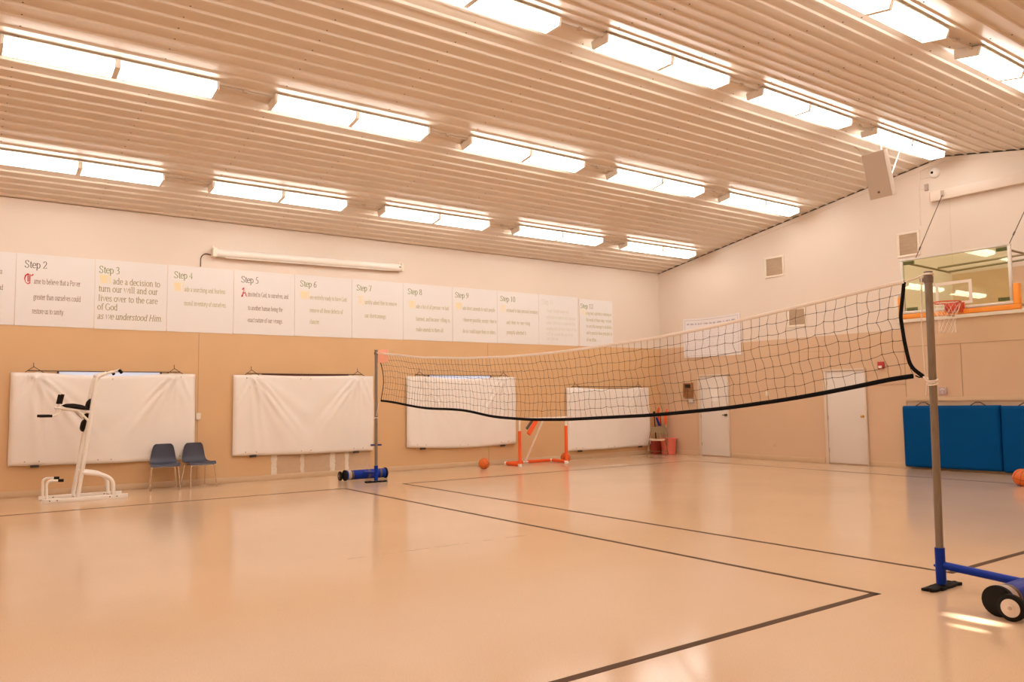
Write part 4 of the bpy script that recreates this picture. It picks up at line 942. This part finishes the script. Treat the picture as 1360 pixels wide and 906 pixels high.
m = MB(O); m.box((XK+.03, 1.80, .012), (XF-.03, 1.85, .052), .004); m.box((XK+.03, 2.29, .012), (XF-.03, 2.33, .052), .004); m.build('cross_rail', 'white_metal', t)
m = MB(O); m.cyl((-14.27, 2.05, 1.93), (-14.03, 2.05, 1.93), .02, 12); m.cyl((-14.27, 1.96, 1.25), (-14.03, 1.96, 1.25), .02, 12); m.build('cross_tube', 'white_metal', t)
for zc_, hh_, yb in ((1.455, .11, 1.968), (1.15, .10, 1.905), (1.29, .05, 1.945)):
    m = MB(O)
    def bp(u, v, top=True):
        s = 1-abs(2*u-1)**4; q_ = 1-abs(2*v-1)**4
        return (-14.15-.14+.28*u, yb+.06*(v-.5)*2*hh_/.1*.3-(.048*s*q_ if top else -.02*s*q_), zc_-hh_+2*hh_*v)
    m.grid(lambda u, v: bp(u, v), 12, 10, lambda u, v: bp(u, v, False)); m.build('back_pad', 'black_foam', t, ang=70)

# ---------------------------------------------------------------- street hockey goal, balls
t = thing('hockey_goal', 'orange sleeved white tube street hockey goal by the side wall', 'goal', (-14.5, 11.15, 0)); O = t.location
ya, yb_, gx, gz = 10.475, 11.80, -14.25, 1.045
for y, lab, zt_ in ((ya, 'x', .78), (yb_, 'y', .86)):
    m = MB(O); m.cyl((gx, y, .03), (gx, y, gz), .024, 14); p = m.build('post', 'pvc', t)
    m = MB(O); m.cyl((gx, y, .06), (gx, y, zt_), .037, 16); m.build('foam_sleeve', 'orange_foam', p)
    m = MB(O); m.lathe((gx, y, 0.001), (0, 0, 1), [(0, .045), (.05, .045), (.06, .03)], 14); m.build('foot_cap', 'pvc', t)
    m = MB(O); m.cyl((gx, y, .04), (-14.86, y+.06, .04), .022, 12); p = m.build('base_tube', 'pvc', t)
    m = MB(O); m.cyl((gx-.06, y+.006, .04), (-14.82, y+.055, .04), .036, 14); m.build('foam_sleeve', 'orange_foam', p)
    m = MB(O); m.sphere((-14.87, y+.06, .042), .040, 12, 8); m.build('joint', 'pvc', t)
m = MB(O); m.cyl((-14.87, ya+.06, .04), (-14.87, yb_+.06, .04), .021, 12); p = m.build('rear_tube', 'pvc', t)
for a, b in ((ya+.12, 11.00), (11.16, yb_)):
    m = MB(O); m.cyl((-14.87, a, .04), (-14.87, b, .04), .034, 14); m.build('foam_sleeve', 'orange_foam', p)
m = MB(O); m.cyl((gx, ya, gz), (gx, yb_, gz), .024, 14); m.build('crossbar', 'pvc', t)
for y in (ya, yb_): m = MB(O); m.sphere((gx, y, gz), .033, 12, 8); m.build('joint', 'pvc', t)
m = MB(O); m.cyl((-14.87, 11.08, .04), (gx, 11.16, gz), .020, 12); m.build('rear_strut', 'pvc', t)
m = MB(O)
a, b = Vector((gx-.10, 11.02, 1.0)), Vector((gx-.04, 10.75, .70))
ax_ = (b-a); m.tube([a, b], .018, 10, ry=.055, up=(0, 1, .3)); m.build('loose_sleeve', 'orange_foam', t)
m = MB(O); m.tube([a+Vector((-.03, -.07, .02)), b+Vector((-.03, -.03, .12))], .012, 8, ry=.030, up=(0, 1, .3)); m.build('sleeve_strap', 'dark_metal', t)

def make_ball(name, label, loc, r, rot):
    t = thing(name, label, 'ball', loc, 'orange balls on the floor')
    MB().sphere((0, 0, 0), r, 32, 20).build('rubber_skin', 'ball', t)
    m = MB(); R_ = Matrix.Rotation(rot[2], 3, 'Z') @ Matrix.Rotation(rot[0], 3, 'X')
    rr = r*1.001
    def ring(f): m.tube([R_ @ Vector(f(2*PI*k/48)).normalized()*rr for k in range(48)], r*.022, 6, closed=True)
    ring(lambda a: (math.cos(a), math.sin(a), 0)); ring(lambda a: (math.cos(a), 0, math.sin(a)))
    for s in (-1, 1): ring(lambda a: (math.cos(a)*.75, s*(.62+.28*math.cos(2*a)), math.sin(a)))
    m.build('seam', 'ball_seam', t)
make_ball('basketball', 'orange basketball on the floor left of the hockey goal', (-14.30, 9.555, .118), .118, (.5, 0, .4))
make_ball('basketball', 'orange basketball tucked behind the right post of the hockey goal', (-14.46, 11.95, .116), .116, (1.0, 0, 1.0))
make_ball('rubber_ball', 'orange ball in front of the blue mats at the right photo edge', (-5.64, 14.05, .137), .137, (.3, 0, .9))

# ---------------------------------------------------------------- corner: folding chair, crate of sticks, bin
t = thing('folding_chair', 'tan metal folding chair in the far corner, before the bin and crate', 'chair', (-14.62, 15.18, 0)); t.rotation_euler = (0, 0, math.radians(-56))
fp = lambda d, s, z: (d, s, z)              # local: faces +x
for s in (-.235, .235):
    m = MB(); m.tube(bend([fp(-.20, s*.86, .70), fp(-.14, s*.95, .55), fp(.24, s*1.05, .006)], .06), .012, 8); m.build('leg', 'tan_metal', t)
    m = MB(); m.tube([fp(.13, s*.88, .415), fp(-.20, s*.95, .006)], .011, 8); m.build('leg', 'tan_metal', t)
m = MB()
def bk(u, v, o=0):
    s = (u-.5)*2; return (-.19+.045*(1-v)-.03*(1-s*s)-o, s*(.215-.015*v), .575+.15*v-(.02*abs(s)**4 if v > .8 else 0))
m.grid(lambda u, v: bk(u, v), 14, 6, lambda u, v: bk(u, v, .012)); m.build('backrest', 'tan_metal', t, ang=60)
m = MB()
def stt(u, v, o=0):
    s = (u-.5)*2; return (-.16+.36*v, s*(.19+.01*v), .425+.01*v-.012*(1-s*s)-o-(.03*(v-.9)/.1 if v > .9 else 0))
m.grid(lambda u, v: stt(u, v), 12, 10, lambda u, v: stt(u, v, .02)); m.build('seat', 'beige_seat', t, ang=60)
m = MB(); m.tube([fp(.175, -.24, .11), fp(.175, .24, .11)], .009, 8); m.build('cross_rail', 'tan_metal', t)

t = thing('waste_bin', 'tall pink red plastic bin standing in the far corner', 'bin', (-14.70, 15.655, 0)); O = t.location
m = MB(O); c = (-14.70, 15.655, .001)
m.lathe(c, (0, 0, 1), [(0, .165), (.01, .175), (.38, .205), (.40, .21)], 28); m.build('tub', 'bin', t)
m = MB(O); m.tube([(c[0]+.212*math.cos(2*PI*k/36), c[1]+.212*math.sin(2*PI*k/36), .405) for k in range(36)], .016, 8, closed=True); m.build('rim', 'bin', t)

t = thing('stick_crate', 'dark red ribbed plastic crate of sticks behind the folding chair', 'crate', (-15.05, 15.6, 0)); O = t.location
cx0, cx1, cy0, cy1, ch = -15.135, -14.975, 15.41, 15.82, .36
m = MB(O)
m.box((cx0, cy0, 0.001), (cx1, cy1, .02), .003)
for a, b in (((cx0, cy0), (cx1, cy0+.014)), ((cx0, cy1-.014), (cx1, cy1)), ((cx0, cy0+.0141), (cx0+.014, cy1-.0141)), ((cx1-.014, cy0+.0141), (cx1, cy1-.0141))): m.box((a[0], a[1], .02), (b[0], b[1], ch), .003)
m.build('tub', 'crate', t)
m = MB(O); [m.box((cx1, cy0+.02+.058*k, .02), (cx1+.012, cy0+.045+.058*k, ch-.03), .003) for k in range(7)]; m.box((cx1, cy0, ch-.028), (cx1+.02, cy1, ch), .004); m.build('rib_panel', 'crate', t)
def stick(label, foot, top, shaft, blade, bl=None, r=.013):
    t = thing('hockey_stick', label, 'hockey stick', foot, 'sticks standing in the corner crate'); O = t.location
    f, p = Vector(foot), Vector(top)
    MB(O).tube([f, p], r*.9, 6, ry=r*1.2).build('shaft', shaft, t)
    if bl:
        q = [p+Vector(d) for d in bl]; d0 = (p-f).normalized()
        MB(O).tube([p-d0*.03, p]+q, [.019, .022, .026, .018][:2+len(q)], 8, ry=[.03, .036, .036, .026][:2+len(q)], up=(1, 0, 0)).build('blade', blade, t)
stick('stick with an orange blade, standing near the crate middle', (-15.05, 15.75, .03), (-15.06, 15.71, .80), 'wood_stick', 'orange_foam', [(0, -.04, .31), (0, .0, .41)])
stick('stick with a red blade, standing in the pink bin', (-14.80, 15.72, .03), (-14.86, 15.735, .80), 'wood_stick', 'orange_foam', [(0, -.01, .20), (0, .08, .38)])
stick('stick with a blue blade, leaning left in the crate', (-15.0, 15.72, .03), (-15.0, 15.64, .76), 'wood_stick', 'blue_paint', [(0, -.05, .10), (0, -.10, .20)])
stick('thick black stick, leftmost in the crate', (-15.05, 15.58, .03), (-15.04, 15.50, 1.06), 'black', 'black', [(0, 0, .03), (0, 0, .06)])
stick('thin dark stick, standing behind the orange blade', (-15.10, 15.79, .03), (-15.11, 15.82, 1.04), 'dark_metal', 'black', None, .010)

# ---------------------------------------------------------------- lights, world, camera
sd = bpy.data.lights.new('sun', 'SUN'); sd.energy = 60; sd.angle = math.radians(1.2); sd.color = (1, .93, .82)
so = bpy.data.objects.new('sun', sd); COL.objects.link(so)
d = Vector((-2.49-XR, 0, -1.02)); so.rotation_euler = d.to_track_quat('-Z', 'Y').to_euler(); so.location = (6, 5.4, 4)
wd = bpy.data.worlds.new('sky'); sc.world = wd; wd.use_nodes = True
bg = wd.node_tree.nodes['Background']; bg.inputs[0].default_value = (.45, .62, 1, 1); bg.inputs[1].default_value = .8

cd = bpy.data.cameras.new('camera'); cam = bpy.data.objects.new('camera', cd); COL.objects.link(cam)
cd.sensor_width = 36; cd.sensor_fit = 'HORIZONTAL'; cd.lens = 1058.434/1360*36; cd.clip_start = .05; cd.clip_end = 200
Rw = Matrix(((0.5849300351789671, 0.8109921696144666, -0.01218830462174116), (0.06724699885152685, -0.03351565992610495, 0.9971732756573355), (-0.8082912192341292, 0.5840962261166714, 0.07414110563828419)))
mw = Matrix.Identity(4)
for r_ in range(3):
    mw[r_][0] = Rw[0][r_]; mw[r_][1] = Rw[1][r_]; mw[r_][2] = -Rw[2][r_]
mw[0][3], mw[1][3], mw[2][3] = 0, 0, 1.46
cam.matrix_world = mw
sc.camera = cam
vs_ = sc.view_settings; vs_.view_transform = 'Standard'; vs_.look = 'None'; vs_.gamma = 1; vs_.exposure = 0; vs_.use_curve_mapping = False
cy = sc.cycles
cy.use_denoising = True; cy.max_bounces = 10; cy.diffuse_bounces = 6; cy.transparent_max_bounces = 16; cy.sample_clamp_indirect = 8
